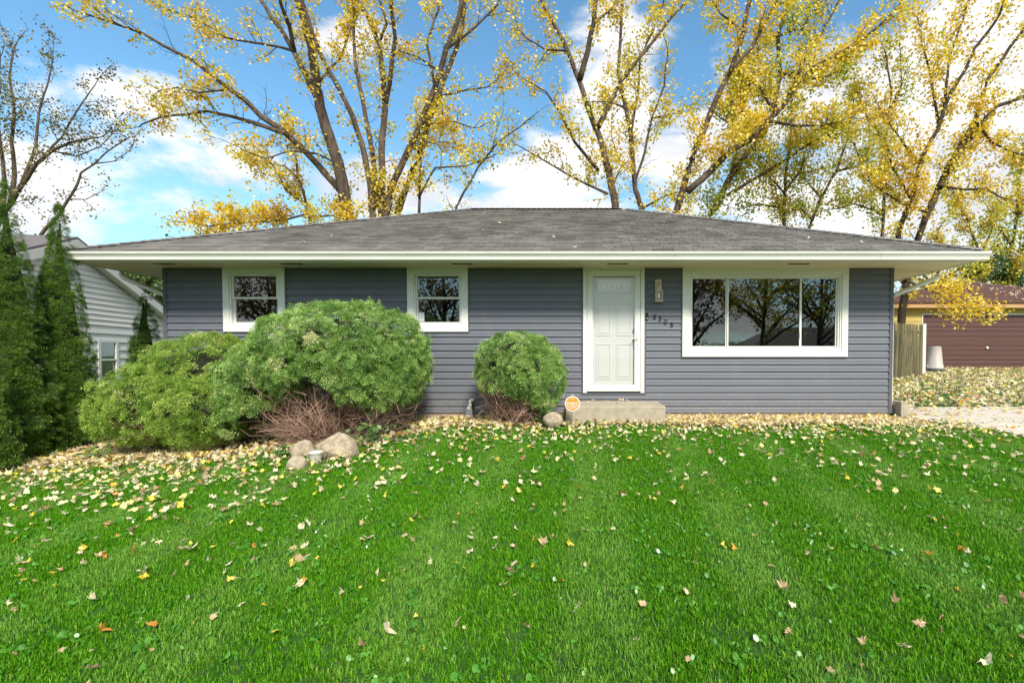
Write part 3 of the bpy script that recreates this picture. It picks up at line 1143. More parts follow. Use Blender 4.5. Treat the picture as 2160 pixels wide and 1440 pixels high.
def roof_side(sgn):
    te = T0 + sgn * (4.2 if sgn < 0 else 3.75)
    hp, he = HP + .26, HP + .26 - SL * abs(te - T0)
    a = [nt_(T0, hp, OV), nt_(te, he, OV), nt_(te, he, -9.2), nt_(T0, hp, -9.2)]
    b = [p - Vector((0, 0, .06)) for p in a]
    MB().add(a + b, [(0, 1, 2, 3), (7, 6, 5, 4), (0, 4, 5, 1), (1, 5, 6, 2), (2, 6, 7, 3)]).build('roof', M['nroof'], nh)
    c = [nt_(T0, hp - .062, OV + .012), nt_(te, he - .062, OV + .012), nt_(te, he - .062 - th_, OV + .012), nt_(T0, hp - .062 - th_, OV + .012)]
    e = [p - NN * .03 for p in c]
    MB().add(c + e, [(0, 1, 2, 3), (7, 6, 5, 4), (0, 4, 5, 1), (3, 2, 6, 7), (1, 5, 6, 2), (0, 3, 7, 4)]).build('rake_board', M['ntrim'], nh)
    u = [nt_(T0, hp - .24, OV - .02), nt_(te, he - .24, OV - .02), nt_(te, he - .24, 0.002), nt_(T0, hp - .24, .002)]
    v_ = [p + Vector((0, 0, .012)) for p in u]
    MB().add(u + v_, [(0, 1, 2, 3), (7, 6, 5, 4), (0, 4, 5, 1), (3, 2, 6, 7)]).build('soffit', M['ntrim'], nh)


roof_side(-1)
roof_side(1)
# lower rear wing
def rear_box(t0, t1, h0, h1, o0, o1, name, mat):
    return nbox(t0, t1, h0, h1, o0, o1, name, mat, nh)


rear_box(2.3, 6.0, FLOORH, .62, -5.0, .1, 'rear_wall', M['nwall'])
rear_box(2.28, 6.2, .46, .56, .105, .22, 'rear_gutter', M['ntrim'])
rear_box(2.31, 5.9, -.2, .45, .105, .13, 'rear_siding', M['brick'])
rv_ = [nt_(2.2, .62, .35), nt_(6.3, .62, .35), nt_(6.3, 1.7, -2.5), nt_(2.2, 1.7, -2.5)]
MB().add(rv_ + [p - Vector((0, 0, .08)) for p in rv_], [(0, 1, 2, 3), (7, 6, 5, 4), (0, 4, 5, 1), (3, 7, 4, 0), (1, 5, 6, 2), (2, 6, 7, 3)]).build('rear_roof', M['ntrim'], nh)

# ------------------------------------------------------------------ garage
GY = 11.0
gg = thing('garage', 'detached yellow garage with brown overhead door and brown hip roof', 'garage', (16, 13.5, .5))
gl, gr, = P(1880, 700, GY).x, P(2330, 700, GY).x
dl, dr_ = P(1945.5, 700, GY).x, P(2240, 700, GY).x
gz0 = P(2050, 777, GY).z - .03
gdt = P(2050, 664.5, GY).z
gwt = P(2050, 650, GY).z
GB = 18.5
m_ = MB()
m_.box(gl, dl, GY, GY + .12, gz0 - .3, gwt)
m_.box(dr_, gr, GY, GY + .12, gz0 - .3, gwt)
m_.box(dl + .001, dr_ - .001, GY, GY + .12, gdt + .05, gwt)
m_.box(gl, gl + .12, GY + .121, GB, gz0 - .3, gwt)
m_.box(gr - .12, gr, GY + .121, GB, gz0 - .3, gwt)
m_.box(gl, gr, GB + .001, GB + .12, gz0 - .3, gwt)
m_.build('wall', M['gyellow'], gg)
zb = gz0 + .1
while zb < gwt - .05:
    z2 = min(zb + .2, gwt - .002)
    MB().prism_x([(GY - .002, zb), (GY - .022, zb), (GY - .006, z2), (GY - .002, z2)][::-1], gl, dl - .06).build('siding_board', M['gyellow'], gg)
    zb += .2
MB().box(dl - .055, dl + .0, GY - .03, GY + .1, gz0 - .1, gdt).build('door_jamb', M['ntrim'], gg)
MB().box(dl - .055, dr_ + .06, GY - .032, GY + .0, gdt + .001, gdt + .06).build('door_head', M['ntrim'], gg)
gd = MB().box(dl + .002, dr_ - .002, GY + .05, GY + .08, gz0, gdt - .002).build('overhead_door', M['gdoor'], gg)
rowsp = [664.5, 678, 689, 698, 709, 728.5, 738.5, 749, 758.5, 768, 777]
for a, b in zip(rowsp, rowsp[1:]):
    za, zb = P(2050, b, GY).z, P(2050, a, GY).z
    MB().prism_x([(GY + .049, za + .004), (GY + .02, za + .006), (GY + .028, zb - .012), (GY + .049, zb - .004)][::-1], dl + .004, dr_ - .004).build('door_board', M['gdoor'], gd)
hp_ = P(2082, 733, GY)
MB().tube([(hp_.x, GY + .02, hp_.z), (hp_.x, GY - .03, hp_.z)], .045, 12).build('handle', M['white'], gd)
# eave and roof
e0, e1 = P(1868, 640, GY - .35), P(2440, 640, GY - .35)
zf0, zf1 = P(2050, 649, GY - .35).z, P(2050, 638, GY - .35).z
MB().box(e0.x, e1.x, GY - .35, GY - .31, zf0, zf1).build('fascia', M['gwood'], gg)
MB().box(e0.x, e1.x, GY - .309, GY - .0, gwt + .001, gwt + .02).build('soffit', M['gyellow'], gg)
ap0, ap1 = P(2024, 592.5, GY + 3.4), P(2037, 592.5, GY + 3.4)
ez = zf1 + .01
rv = [(e0.x - .05, GY - .4, ez), (e1.x, GY - .4, ez), (e1.x, GB + .5, ez), (e0.x - .05, GB + .5, ez), tuple(ap0), tuple(ap1), (ap1.x, GY + 5.5, ap0.z), (ap0.x, GY + 5.5, ap0.z)]
lo_ = [(x, y, z_ - .03) for x, y, z_ in rv[:4]]
gro = MB().add(rv + lo_, [(0, 1, 5, 4), (1, 2, 6, 5), (2, 3, 7, 6), (3, 0, 4, 7), (4, 5, 6, 7), (0, 8, 9, 1), (1, 9, 10, 2), (2, 10, 11, 3), (3, 11, 8, 0), (8, 11, 10, 9)]).build('roof', M['groof'], gg)
# flood light
fl = P(2092, 655, GY - .05)
m_ = MB().lathe([(.03, -.05), (.04, .03)], (fl.x - .1, GY - .1, fl.z), 10).build('floodlight_body', M['dark'], gg)
MB().lathe([(.0, -.05), (.05, -.045), (.06, .02), (.02, .06)], (fl.x + .1, GY - .15, fl.z), 12).lathe([(.0, -.05), (.05, -.045), (.06, .02), (.02, .06)], (fl.x - .06, GY - .16, fl.z - .06), 12).build('floodlight', M['white'], gg, smooth=True)

# fence
f0, f1 = Vector((7.3, 5.0, 0)), Vector((11.5, 8.3, 0))
fn = thing('fence', 'weathered wooden stockade fence between blue house and garage', 'fence', (9.4, 6.6, .3))
fd = (f1 - f0)
fl_ = fd.length
fd.normalize()
fnr = Vector((fd.y, -fd.x, 0))
npk = int(fl_ / .098)
pk = {}
for i in range(5):
    me = bpy.data.meshes.new('picket')
    wv, hv, tp = .045, 1.83 + .05 * (rnd.random() - .5), .02
    vs = []
    prof = [(-wv, .0), (-wv * .5, -.018), (wv * .5, -.018), (wv, 0)]
    vs = [(x, y, 0) for x, y in prof] + [(x, y, hv - .09) for x, y in prof] + [(x * .25, y, hv) for x, y in prof]
    fs = [(a, a + 1, a + 5, a + 4) for a in range(3)] + [(a + 4, a + 5, a + 9, a + 8) for a in range(3)] + [(3, 0, 4, 7), (7, 4, 8, 11), (8, 9, 10, 11)]
    me.from_pydata(vs, [], fs)
    me.attributes.new('rnd', 'FLOAT', 'POINT').data.foreach_set('value', [rnd.random()] * len(vs))
    me.materials.append(M['fence'])
    pk[i] = me
ang = math.atan2(fd.y, fd.x)
for i in range(npk):
    p = f0 + fd * (i + .5) * .098
    t = i / npk
    zg = P(1234, 812, 5.6).z * (1 - t) + P(1234, 797, 8.3).z * t
    o = bpy.data.objects.new('picket', pk[rnd.randrange(5)])
    COL.objects.link(o)
    o.parent = fn
    o.location = Vector((p.x, p.y, zg - .02 + rnd.uniform(-.015, .015))) - world_loc(fn)
    o.rotation_euler = (rnd.uniform(-.01, .01), rnd.uniform(-.012, .012), ang)
for hz_ in (.35, 1.5):
    a = f0 - fnr * .05 + Vector((0, 0, .2 + hz_))
    b = f1 - fnr * .05 + Vector((0, 0, .32 + hz_))
    MB().tube([a, b], .04, 4).build('rail', M['fence'], fn)
zg = P(1234, 797, 8.3).z
MB().box(f1.x - .03, f1.x + .08, f1.y - .06, f1.y + .05, zg - .1, zg + 1.84).build('post', M['ntrim'], fn, bevel=.006)

# upturned bin
bp = P(1971, 779, 9.3)
bn_ = thing('trash_can', 'grey plastic trash can standing upside down by the garage door', 'bin', (bp.x, 9.3, bp.z))
MB().lathe([(.25, .02), (.285, .03), (.285, .07), (.262, .08), (.262, .13), (.255, .135), (.19, .80), (.185, .83), (.165, .835), (.0, .84)], (bp.x, 9.3, bp.z), 28).build('body', M['bin'], bn_, smooth=True)
MB().lathe([(.27, -.05), (.31, -.04), (.31, .019), (.27, .02)], (bp.x + .01, 9.3, bp.z), 28).build('lid', M['binlid'], bn_, smooth=True)
for s_ in (-1, 1):
    MB().box(bp.x + s_ * .27 - .03, bp.x + s_ * .27 + .03, 9.25, 9.35, bp.z + .09, bp.z + .16).build('handle', M['bin'], bn_)


# ------------------------------------------------------------------ trees
LEAF_V = np.array([(0, 0, 0), (.42, .45, .10), (0, 1.0, -.05), (-.42, .45, .10)])
LEAF_F = np.array([(0, 1, 2), (0, 2, 3)])


def perp(v):
    a = Vector((rnd.gauss(0, 1), rnd.gauss(0, 1), rnd.gauss(0, 1)))
    a -= v * a.dot(v)
    return a.normalized()


class Tree:
    def __init__(s, name, label, cat, base, group=None):
        s.root = thing(name, label, cat, base, group)
        s.base = Vector(base)
        s.limbs = []
        s.tw = MB()
        s.lp = []
        s.leafmul = 1.0

    def limb(s, pts, r0, r1, part='branch', dens=1.0, mat='bark'):
        """densify and wobble a traced centre line"""
        out = []
        for a, b in zip(pts, pts[1:]):
            for k in range(3):
                out.append(a.lerp(b, k / 3))
        out.append(pts[-1])
        for i in range(2, len(out) - 1):
            out[i] = out[i] + Vector((mn.noise(out[i] * 1.3), mn.noise(out[i] * 1.3 + Vector((9, 0, 0))), 0)) * .05
        n = len(out)
        rs = [r0 + (r1 - r0) * (i / (n - 1)) ** .8 for i in range(n)]
        MB().tube(out, rs, 9).build(part, M[mat], s.root, smooth=True)
        s.limbs.append((out, rs, dens))

    def grow(s, spacing=.5, clen=1.6, tspace=.24, tlen=.5, leaves=5, clump=.0, up=.25, start=.12, zmin=None, wind=0):
        for pts, rs, dens in s.limbs:
            if dens <= 0:
                continue
            seg = [(b - a).length for a, b in zip(pts, pts[1:])]
            Lt = sum(seg)
            d = start * Lt
            while d < Lt:
                acc, i = 0, 0
                while i < len(seg) - 1 and acc + seg[i] < d:
                    acc += seg[i]
                    i += 1
                u = (d - acc) / seg[i]
                p = pts[i].lerp(pts[i + 1], min(1, u))
                tg = (pts[i + 1] - pts[i]).normalized()
                r = rs[i]
                if zmin is None or p.z > zmin:
                    ln_ = clen * rnd.uniform(.4, 1.25) * (1 - .35 * d / Lt)
                    dr2 = (tg * .7 + perp(tg) * .85 + Vector((0, 0, up))).normalized()
                    s.child(p, dr2, ln_, min(r * .55, .008 + .011 * ln_), tspace, tlen, leaves, clump, dens)
                d += spacing * rnd.uniform(.5, 1.5) / dens
            # tip
            tg = (pts[-1] - pts[-2]).normalized()
            s.child(pts[-1], tg, clen, max(rs[-1] * .9, .012), tspace, tlen, leaves, clump, dens)

    def child(s, p, d, ln_, r, tspace, tlen, leaves, clump, dens):
        n = 5
        pts, q, dd = [p], p.copy(), d.copy()
        for i in range(n):
            dd = (dd + perp(dd) * .22 + Vector((0, 0, .05))).normalized()
            q = q + dd * (ln_ / n)
            pts.append(q.copy())
        s.tw.tube(pts, [r * (1 - .72 * i / n) for i in range(n + 1)], 4, False)
        cn = .5 + .5 * mn.noise(p * .55)
        leafy = max(0.0, (cn - clump) / (1 - clump)) if clump else 1
        t = .2 * ln_
        while t < ln_:
            u = t / ln_ * n
            i = min(n - 1, int(u))
            b = pts[i].lerp(pts[i + 1], u - i)
            tg = (pts[i + 1] - pts[i]).normalized()
            l2 = tlen * rnd.uniform(.5, 1.4)
            e = b + (tg * .6 + perp(tg) * .8 + Vector((0, 0, .1))).normalized() * l2
            m = b.lerp(e, .5) + perp(tg) * l2 * .08
            s.tw.tube([b, m, e], [max(.004, r * .35), .005, .003], 3, False)
            k = leaves * leafy * 9.5 * s.leafmul
            k = int(k) + (rnd.random() < k - int(k))
            for _ in range(k):
                w_ = rnd.random() ** .6
                c = b.lerp(e, w_)
                s.lp.append((c.x + rnd.gauss(0, .15), c.y + rnd.gauss(0, .15), c.z + rnd.gauss(0, .15)))
            t += tspace * rnd.uniform(.5, 1.2)

    def finish(s, mat, size=.12, twmat='bark2', bias=0):
        s.tw.build('twigs', M[twmat], s.root)['kind'] = 'stuff'
        if not s.lp:
            return
        p = np.array(s.lp)
        n = len(p)
        nr = rand_unit(n) + np.array([0, -.2, .35])
        R = basis(nr, rand_unit(n) + np.array([0, 0, -.5]))
        tone = np.array([mn.noise(Vector(q) * .7) for q in s.lp]) * .45 + .5
        val = np.clip(tone + rng.normal(0, .2, n) + bias, 0, 1)
        V, Fc, A = scatter(LEAF_V, LEAF_F, R, p, size * 1.02 * rng.uniform(.6, 1.35, n), val)
        o = npmesh('leaves', V, Fc, M[mat], s.root, A)
        o['kind'] = 'stuff'


def path(pts, Y, dy=0.0):
    n = len(pts)
    return [P(x, y, Y + dy * i / max(1, n - 1)) for i, (x, y) in enumerate(pts)]


def rooted(pts, Y, dy=0):
    pp = path(pts, Y, dy)
    b = pp[0]
    d = (pp[0] - pp[1])
    g = gz(b.x, Y)
    foot = Vector((b.x + d.x * .4, Y, g - .2))
    return [foot, foot.lerp(b, .5) + Vector((d.x * .08, 0, 0))] + pp


def px_r(wpx, Y):
    return wpx / 2 * (Y + 8) / F


Q = []
# tree A: big leaning trunk left of centre
Y = 15
T = Tree('maple_tree', 'tall maple behind roof with thick trunk leaning left and yellow leaves', 'tree', (P(738, 460, Y).x, Y, gz(-8, Y)))
T.limb(rooted([(733, 458), (725, 400), (712, 342), (692, 283), (675, 225), (667, 175), (658, 104), (642, 42), (629, 0), (612, -70)], Y, -1), px_r(29, Y), px_r(13, Y), 'trunk', .7)
T.limb(path([(720, 403), (683, 362), (646, 321), (600, 279), (550, 246), (517, 212), (483, 187), (450, 162), (408, 129), (375, 112), (337, 92), (300, 71), (240, 50), (180, 30)], Y, -2.5), px_r(15, Y), px_r(3, Y), dens=1.25)
T.limb(path([(600, 282), (533, 258), (487, 246), (437, 235), (387, 242), (342, 246), (300, 262)], Y - .8, 2), px_r(9, Y), px_r(3, Y), dens=1.3)
T.limb(path([(668, 205), (650, 170), (633, 137), (617, 104), (592, 62), (567, 29), (550, 0), (520, -60)], Y - .5, 1.5), px_r(13, Y), px_r(6, Y))
T.limb(path([(620, 108), (583, 98), (533, 90), (471, 79), (440, 55), (400, 35), (350, 20)], Y, 1.5), px_r(6, Y), px_r(2, Y), dens=1.3)
T.limb(path([(621, 108), (608, 50), (592, 8), (580, -60)], Y, -2), px_r(9, Y), px_r(5, Y))
T.limb(path([(712, 345), (670, 325), (635, 320), (610, 318), (560, 335), (520, 320)], Y - .3, -2), px_r(5, Y), px_r(2, Y), dens=1.1)
T.limb(path([(471, 190), (420, 195), (375, 185), (335, 192)], Y - 2, 1), px_r(4, Y), px_r(1.5, Y), dens=1.3)
T.limb(path([(667, 180), (720, 120), (740, 60), (770, 0)], Y - 1, 2), px_r(6, Y), px_r(3, Y), dens=.8)
T.grow(spacing=.46, clen=1.55, tspace=.27, tlen=.5, leaves=4.6, clump=.3, zmin=3.2)
T.finish('fol_yellow', .125, bias=-.08)
# thin tree left of it
Y = 16.5
T = Tree('young_tree', 'slender forked tree behind roof left of the thick maple trunk', 'tree', (P(654, 460, Y).x, Y, gz(-12, Y)))
T.limb(rooted([(654, 462), (642, 417), (629, 375), (623, 317), (610, 270)], Y), px_r(9, Y), px_r(3, Y), 'trunk')
T.limb(path([(645, 430), (620, 415), (600, 395), (587, 367), (570, 340)], Y, -1), px_r(6, Y), px_r(2, Y))
T.limb(path([(629, 375), (600, 350), (560, 345), (520, 330)], Y, 1), px_r(4, Y), px_r(2, Y))
T.limb(path([(650, 450), (610, 462), (560, 468), (500, 470), (440, 478), (410, 470)], Y, -2), px_r(5, Y), px_r(2, Y), dens=3.2)
T.limb(path([(652, 458), (700, 455), (745, 450)], Y, -2), px_r(5, Y), px_r(2, Y), dens=1.5)
T.grow(spacing=.42, clen=1.1, tspace=.22, tlen=.42, leaves=5, clump=.15, zmin=3.5)
T.finish('fol_gold', .13)
# tree B: many stems
Y = 14
T = Tree('maple_tree', 'maple with many upright stems fanning out behind centre of the roof', 'tree', (P(800, 455, Y).x, Y, gz(-7, Y)))
T.limb(rooted([(806, 452), (806, 380), (806, 292), (812, 233), (808, 167), (800, 92), (775, 33), (754, 0), (735, -60)], Y, 1), px_r(17, Y), px_r(8, Y), 'trunk')
T.limb(rooted([(787, 450), (779, 375), (762, 300), (746, 250), (721, 200), (700, 158), (675, 112), (654, 54), (640, 5), (630, -50)], Y, -1.5), px_r(16, Y), px_r(5, Y))
T.limb(path([(796, 440), (787, 333), (771, 250), (758, 179), (748, 125), (746, 42), (742, -60)], Y, 2), px_r(12, Y), px_r(5, Y))
T.limb(rooted([(815, 454), (825, 396), (858, 325), (883, 271), (917, 183), (942, 104), (967, 42), (975, 0), (985, -70)], Y, -1), px_r(17, Y), px_r(8, Y))
T.limb(path([(838, 452), (858, 392), (883, 333), (900, 271), (925, 200), (945, 150), (962, 104), (975, 55), (983, -60)], Y + .5, 1), px_r(14, Y), px_r(8, Y))
T.limb(path([(812, 235), (825, 146), (833, 83), (825, 0), (820, -60)], Y + .5, -2), px_r(10, Y), px_r(6, Y))
T.limb(path([(937, 158), (905, 135), (883, 121), (842, 108)], Y, -1), px_r(6, Y), px_r(2, Y))
T.limb(path([(925, 204), (975, 192), (1029, 183), (1060, 160)], Y, 1), px_r(5, Y), px_r(2, Y), dens=1.5)
T.limb(path([(884, 450), (887, 354), (880, 300), (900, 250)], Y, 1), px_r(6, Y), px_r(3, Y), dens=1.2)
T.limb(path([(883, 417), (917, 354), (983, 350), (1040, 330)], Y, -1), px_r(5, Y), px_r(2, Y), dens=1.2)
T.limb(path([(800, 92), (815, 50), (800, 0), (790, -50)], Y + .8, -1), px_r(6, Y), px_r(4, Y))
T.limb(path([(917, 183), (900, 90), (925, 20), (920, -50)], Y, 1), px_r(6, Y), px_r(4, Y), dens=1.3)
T.limb(path([(942, 104), (1000, 60), (1050, 10), (1075, -40)], Y, 1), px_r(6, Y), px_r(3, Y), dens=1.2)
T.limb(path([(883, 271), (915, 260), (950, 255), (1000, 270)], Y, -1.5), px_r(5, Y), px_r(2, Y), dens=2)
T.limb(path([(860, 320), (900, 300), (950, 300)], Y, .5), px_r(5, Y), px_r(2, Y), dens=2)
T.grow(spacing=.50, clen=1.25, tspace=.25, tlen=.45, leaves=4.4, clump=.22, zmin=3.2)
T.finish('fol_gold', .12)
# thin leaning tree
Y = 13
T = Tree('young_tree', 'thin tree leaning right behind ridge of the roof', 'tree', (P(962, 437, Y).x, Y, gz(-4, Y)))
T.limb(rooted([(962, 437), (983, 400), (1008, 354), (1050, 300), (1092, 271), (1125, 245)], Y), px_r(7, Y), px_r(2, Y), 'trunk')
T.limb(path([(1040, 312), (1045, 280), (1060, 240)], Y), px_r(3, Y), px_r(1, Y))
T.grow(spacing=.4, clen=.9, tspace=.25, tlen=.35, leaves=3.2, clump=.2, start=.5)
T.finish('fol_lime', .11)
# tree C
Y = 13.5
T = Tree('maple_tree', 'maple with forked trunk behind right end of the ridge', 'tree', (P(1299, 433, Y).x, Y, gz(1, Y)))
T.limb(rooted([(1299, 433), (1284, 367), (1264, 285), (1238, 224), (1223, 173), (1197, 107), (1172, 56), (1147, 15), (1130, -50)], Y, .5), px_r(20, Y), px_r(5, Y), 'trunk')
T.limb(path([(1223, 168), (1238, 112), (1251, 51), (1256, 0), (1258, -60)], Y + .2, -1), px_r(13, Y), px_r(7, Y))
T.limb(path([(1262, 268), (1289, 214), (1310, 173), (1350, 122), (1386, 76), (1427, 25), (1480, -25)], Y, 1.5), px_r(12, Y), px_r(4, Y), dens=1.2)
T.limb(path([(1262, 360), (1213, 300), (1177, 229), (1152, 193), (1116, 173)], Y, -1.5), px_r(8, Y), px_r(2, Y))
T.limb(path([(1282, 409), (1213, 377), (1152, 341), (1090, 305)], Y, 1), px_r(6, Y), px_r(2, Y), dens=1.2)
T.limb(path([(1197, 107), (1150, 105), (1110, 80), (1085, 40)], Y, 1), px_r(5, Y), px_r(2, Y), dens=1.4)
T.limb(path([(1251, 51), (1290, 20), (1320, -30)], Y, 1), px_r(6, Y), px_r(3, Y), dens=1.6)
T.limb(path([(1290, 400), (1310, 350), (1290, 290)], Y, 1), px_r(5, Y), px_r(2, Y), dens=1.6)
T.grow(spacing=.46, clen=1.2, tspace=.25, tlen=.45, leaves=4.6, clump=.2, zmin=3.4)
T.finish('fol_yellow', .12)
Y = 14.5
T = Tree('maple_tree', 'straight slender maple just right of the forked one', 'tree', (P(1353, 438, Y).x, Y, gz(2, Y)))
T.limb(rooted([(1353, 438), (1340, 397), (1330, 285), (1320, 229), (1304, 153), (1310, 66), (1315, -50)], Y), px_r(15, Y), px_r(5, Y), 'trunk')
T.limb(path([(1338, 387), (1360, 321), (1375, 250), (1400, 180), (1408, 120)], Y, -1), px_r(6, Y), px_r(3, Y), dens=1.2)
T.limb(path([(1358, 438), (1406, 412), (1447, 402), (1480, 380)], Y, -1), px_r(5, Y), px_r(2, Y))
T.limb(path([(1320, 229), (1290, 215), (1255, 215)], Y, -1), px_r(5, Y), px_r(2, Y))
T.limb(path([(1330, 285), (1345, 200), (1350, 120), (1390, 40), (1410, -30)], Y, 1), px_r(6, Y), px_r(3, Y), dens=1.2)
T.limb(path([(1375, 250), (1420, 240), (1445, 230)], Y, 0), px_r(4, Y), px_r(2, Y), dens=1.5)
T.grow(spacing=.48, clen=1.1, tspace=.25, tlen=.45, leaves=4.6, clump=.22, zmin=3.4)
T.finish('fol_yellow', .12, bias=.1)
# tree D
Y = 12.5
T = Tree('maple_tree', 'big maple with long limbs leaning right above right roof slope', 'tree', (P(1427, 448, Y).x, Y, gz(3, Y)))
T.leafmul = .85
T.limb(rooted([(1424, 455), (1447, 377), (1467, 316), (1493, 255), (1518, 193), (1544, 143), (1569, 66), (1579, 10), (1590, -60)], Y, .5), px_r(18, Y), px_r(8, Y), 'trunk', .9)
T.limb(path([(1541, 148), (1585, 102), (1620, 41), (1640, 0), (1660, -50)], Y, 1), px_r(8, Y), px_r(5, Y))
T.limb(path([(1450, 404), (1498, 362), (1539, 321), (1590, 290), (1620, 255), (1661, 214), (1681, 178), (1722, 138), (1783, 107), (1854, 56), (1895, 15)], Y, -.5), px_r(15, Y), px_r(4, Y), dens=1.9)
T.limb(path([(1620, 255), (1680, 265), (1740, 265), (1800, 250)], Y - .3, 1.5), px_r(7, Y), px_r(3, Y), dens=2.2)
T.limb(path([(1661, 214), (1700, 120), (1740, 60), (1770, 0), (1790, -40)], Y, 1), px_r(7, Y), px_r(3, Y), dens=2.2)
T.limb(path([(1590, 290), (1560, 220), (1590, 160), (1600, 100)], Y, 1.5), px_r(6, Y), px_r(3, Y), dens=1.8)
T.limb(path([(1569, 66), (1520, 30), (1490, -20)], Y, 1), px_r(5, Y), px_r(3, Y), dens=1.6)
T.grow(spacing=.46, clen=1.35, tspace=.22, tlen=.5, leaves=5.2, clump=.14, zmin=3.4)
T.finish('fol_gold', .125, bias=.08)
Y = 14.5
T = Tree('maple_tree', 'leafy maple with yellow green crown behind the long right leaning limbs', 'tree', (P(1493, 456, Y).x, Y, gz(4, Y)))
T.leafmul = .8
T.limb(rooted([(1493, 460), (1518, 423), (1539, 377), (1569, 331), (1610, 285), (1630, 234), (1646, 153), (1640, 76), (1666, 0), (1670, -60)], Y, .5), px_r(16, Y), px_r(7, Y), 'trunk', 1.5)
T.limb(path([(1534, 412), (1590, 377), (1661, 336), (1702, 306), (1750, 290)], Y, -1), px_r(8, Y), px_r(3, Y), dens=1.4)
T.limb(path([(1630, 234), (1600, 180), (1560, 160), (1545, 200)], Y, -1), px_r(7, Y), px_r(3, Y), dens=2.4)
T.limb(path([(1646, 153), (1700, 170), (1750, 160), (1800, 130)], Y, 1), px_r(7, Y), px_r(3, Y), dens=2.4)
T.limb(path([(1640, 76), (1690, 60), (1720, 20), (1740, -30)], Y, 1), px_r(6, Y), px_r(3, Y), dens=2)
T.limb(path([(1610, 285), (1560, 270), (1520, 250)], Y, 1), px_r(5, Y), px_r(3, Y), dens=2)
T.limb(path([(1539, 377), (1560, 300), (1540, 230), (1560, 180)], Y, 1), px_r(5, Y), px_r(3, Y), dens=1.5)
T.grow(spacing=.48, clen=1.35, tspace=.22, tlen=.5, leaves=5.4, clump=.14, zmin=3.4)
T.finish('fol_lime', .13)
# thin ones to the right
for (pp, br, lab, Y) in (([(1653, 478), (1656, 400), (1658, 356), (1666, 306), (1670, 220), (1680, 150)], [[(1657, 400), (1690, 360), (1700, 320)], [(1657, 410), (1630, 380), (1610, 360)], [(1655, 440), (1600, 430), (1560, 440)]], 'thin upright tree with lime leaves above middle of right roof slope', 16),
                         ([(1705, 484), (1732, 418), (1763, 362), (1790, 290), (1800, 220)], [[(1732, 418), (1700, 380), (1690, 340)], [(1763, 362), (1810, 350), (1830, 320)], [(1715, 465), (1690, 440), (1650, 450)]], 'thin tree leaning right above the right roof slope', 17),
                         ([(1862, 502), (1865, 407), (1870, 285), (1880, 200), (1870, 120)], [[(1865, 400), (1820, 350), (1800, 300)], [(1870, 300), (1830, 250), (1810, 200)], [(1863, 450), (1800, 430), (1770, 440)], [(1870, 250), (1900, 180), (1900, 110)]], 'slim dark stemmed tree with yellow crown left of the leaning clump', 15)):
    T = Tree('young_tree', lab, 'tree', (P(*pp[0], Y).x, Y, gz(6, Y)))
    T.limb(rooted(pp, Y), px_r(10, Y), px_r(3, Y), 'trunk', 1.5)
    for b in br:
        T.limb(path(b, Y, rnd.uniform(-1.5, 1.5)), px_r(5, Y), px_r(2, Y), dens=1.8)
    T.grow(spacing=.5, clen=1.3, tspace=.24, tlen=.5, leaves=5, clump=.12, zmin=3.2)
    T.finish('fol_lime', .125)
# tree E: right clump
Y = 9.6
base = P(1893, 780, Y)
T = Tree('maple_tree', 'maple clump with stems leaning right behind right end of the house', 'tree', (base.x, Y, base.z))
T.leafmul = .95
T.limb([Vector((base.x, Y, base.z - .1))] + path([(1895, 735), (1901, 681), (1912, 592), (1938, 504), (1956, 448), (1987, 377), (2028, 316), (2068, 265), (2104, 224), (2160, 204), (2230, 180)], Y, .5), px_r(19, Y), px_r(6, Y), 'trunk', 1.2, 'bark2')
T.limb(path([(1950, 465), (1967, 430), (1997, 356), (2028, 306), (2058, 255), (2084, 168), (2129, 102), (2160, 61), (2200, 10)], Y + .2, 1), px_r(13, Y), px_r(5, Y), dens=1.3, mat='bark2')
T.limb(path([(1912, 592), (1895, 494), (1921, 418), (1946, 331), (1977, 275), (1992, 224), (2017, 178), (2058, 102), (2109, 31), (2130, -40)], Y, -.5), px_r(12, Y), px_r(4, Y), dens=1.3, mat='bark2')
T.limb(path([(1946, 356), (1920, 320), (1900, 295), (1870, 250), (1850, 220)], Y, .5), px_r(6, Y), px_r(2, Y), dens=1.7, mat='bark2')
T.limb(path([(1980, 260), (1961, 153), (1946, 92), (1936, 40)], Y, .8), px_r(6, Y), px_r(2, Y), dens=1.9, mat='bark2')
T.limb(path([(1992, 224), (2000, 130), (2030, 40), (2050, -30)], Y, 1), px_r(6, Y), px_r(3, Y), dens=1.3, mat='bark2')
T.limb(path([(2058, 255), (2090, 300), (2130, 320), (2180, 330)], Y, .6), px_r(6, Y), px_r(3, Y), dens=2, mat='bark2')
T.limb(path([(1977, 390), (2030, 400), (2080, 400), (2120, 420)], Y, 1), px_r(6, Y), px_r(3, Y), dens=1.8, mat='bark2')
T.limb(path([(1956, 448), (1900, 430), (1860, 400), (1830, 380)], Y, 1), px_r(6, Y), px_r(3, Y), dens=1.7, mat='bark2')
T.limb(path([(1921, 418), (1880, 350), (1870, 300)], Y, 1), px_r(6, Y), px_r(3, Y), dens=1.7, mat='bark2')
T.limb(path([(1912, 592), (1945, 605), (1985, 622), (2020, 640), (2045, 655)], Y - .2, -.8), px_r(5, Y), px_r(1.5, Y), dens=2.2, mat='bark2')
T.limb(path([(1925, 560), (1960, 590), (2000, 610), (2030, 620)], Y - .2, -.6), px_r(4, Y), px_r(1.5, Y), dens=1.6, mat='bark2')
T.grow(spacing=.44, clen=.95, tspace=.19, tlen=.38, leaves=4.9, clump=.16, zmin=2.6)
T.finish('fol_gold', .105)
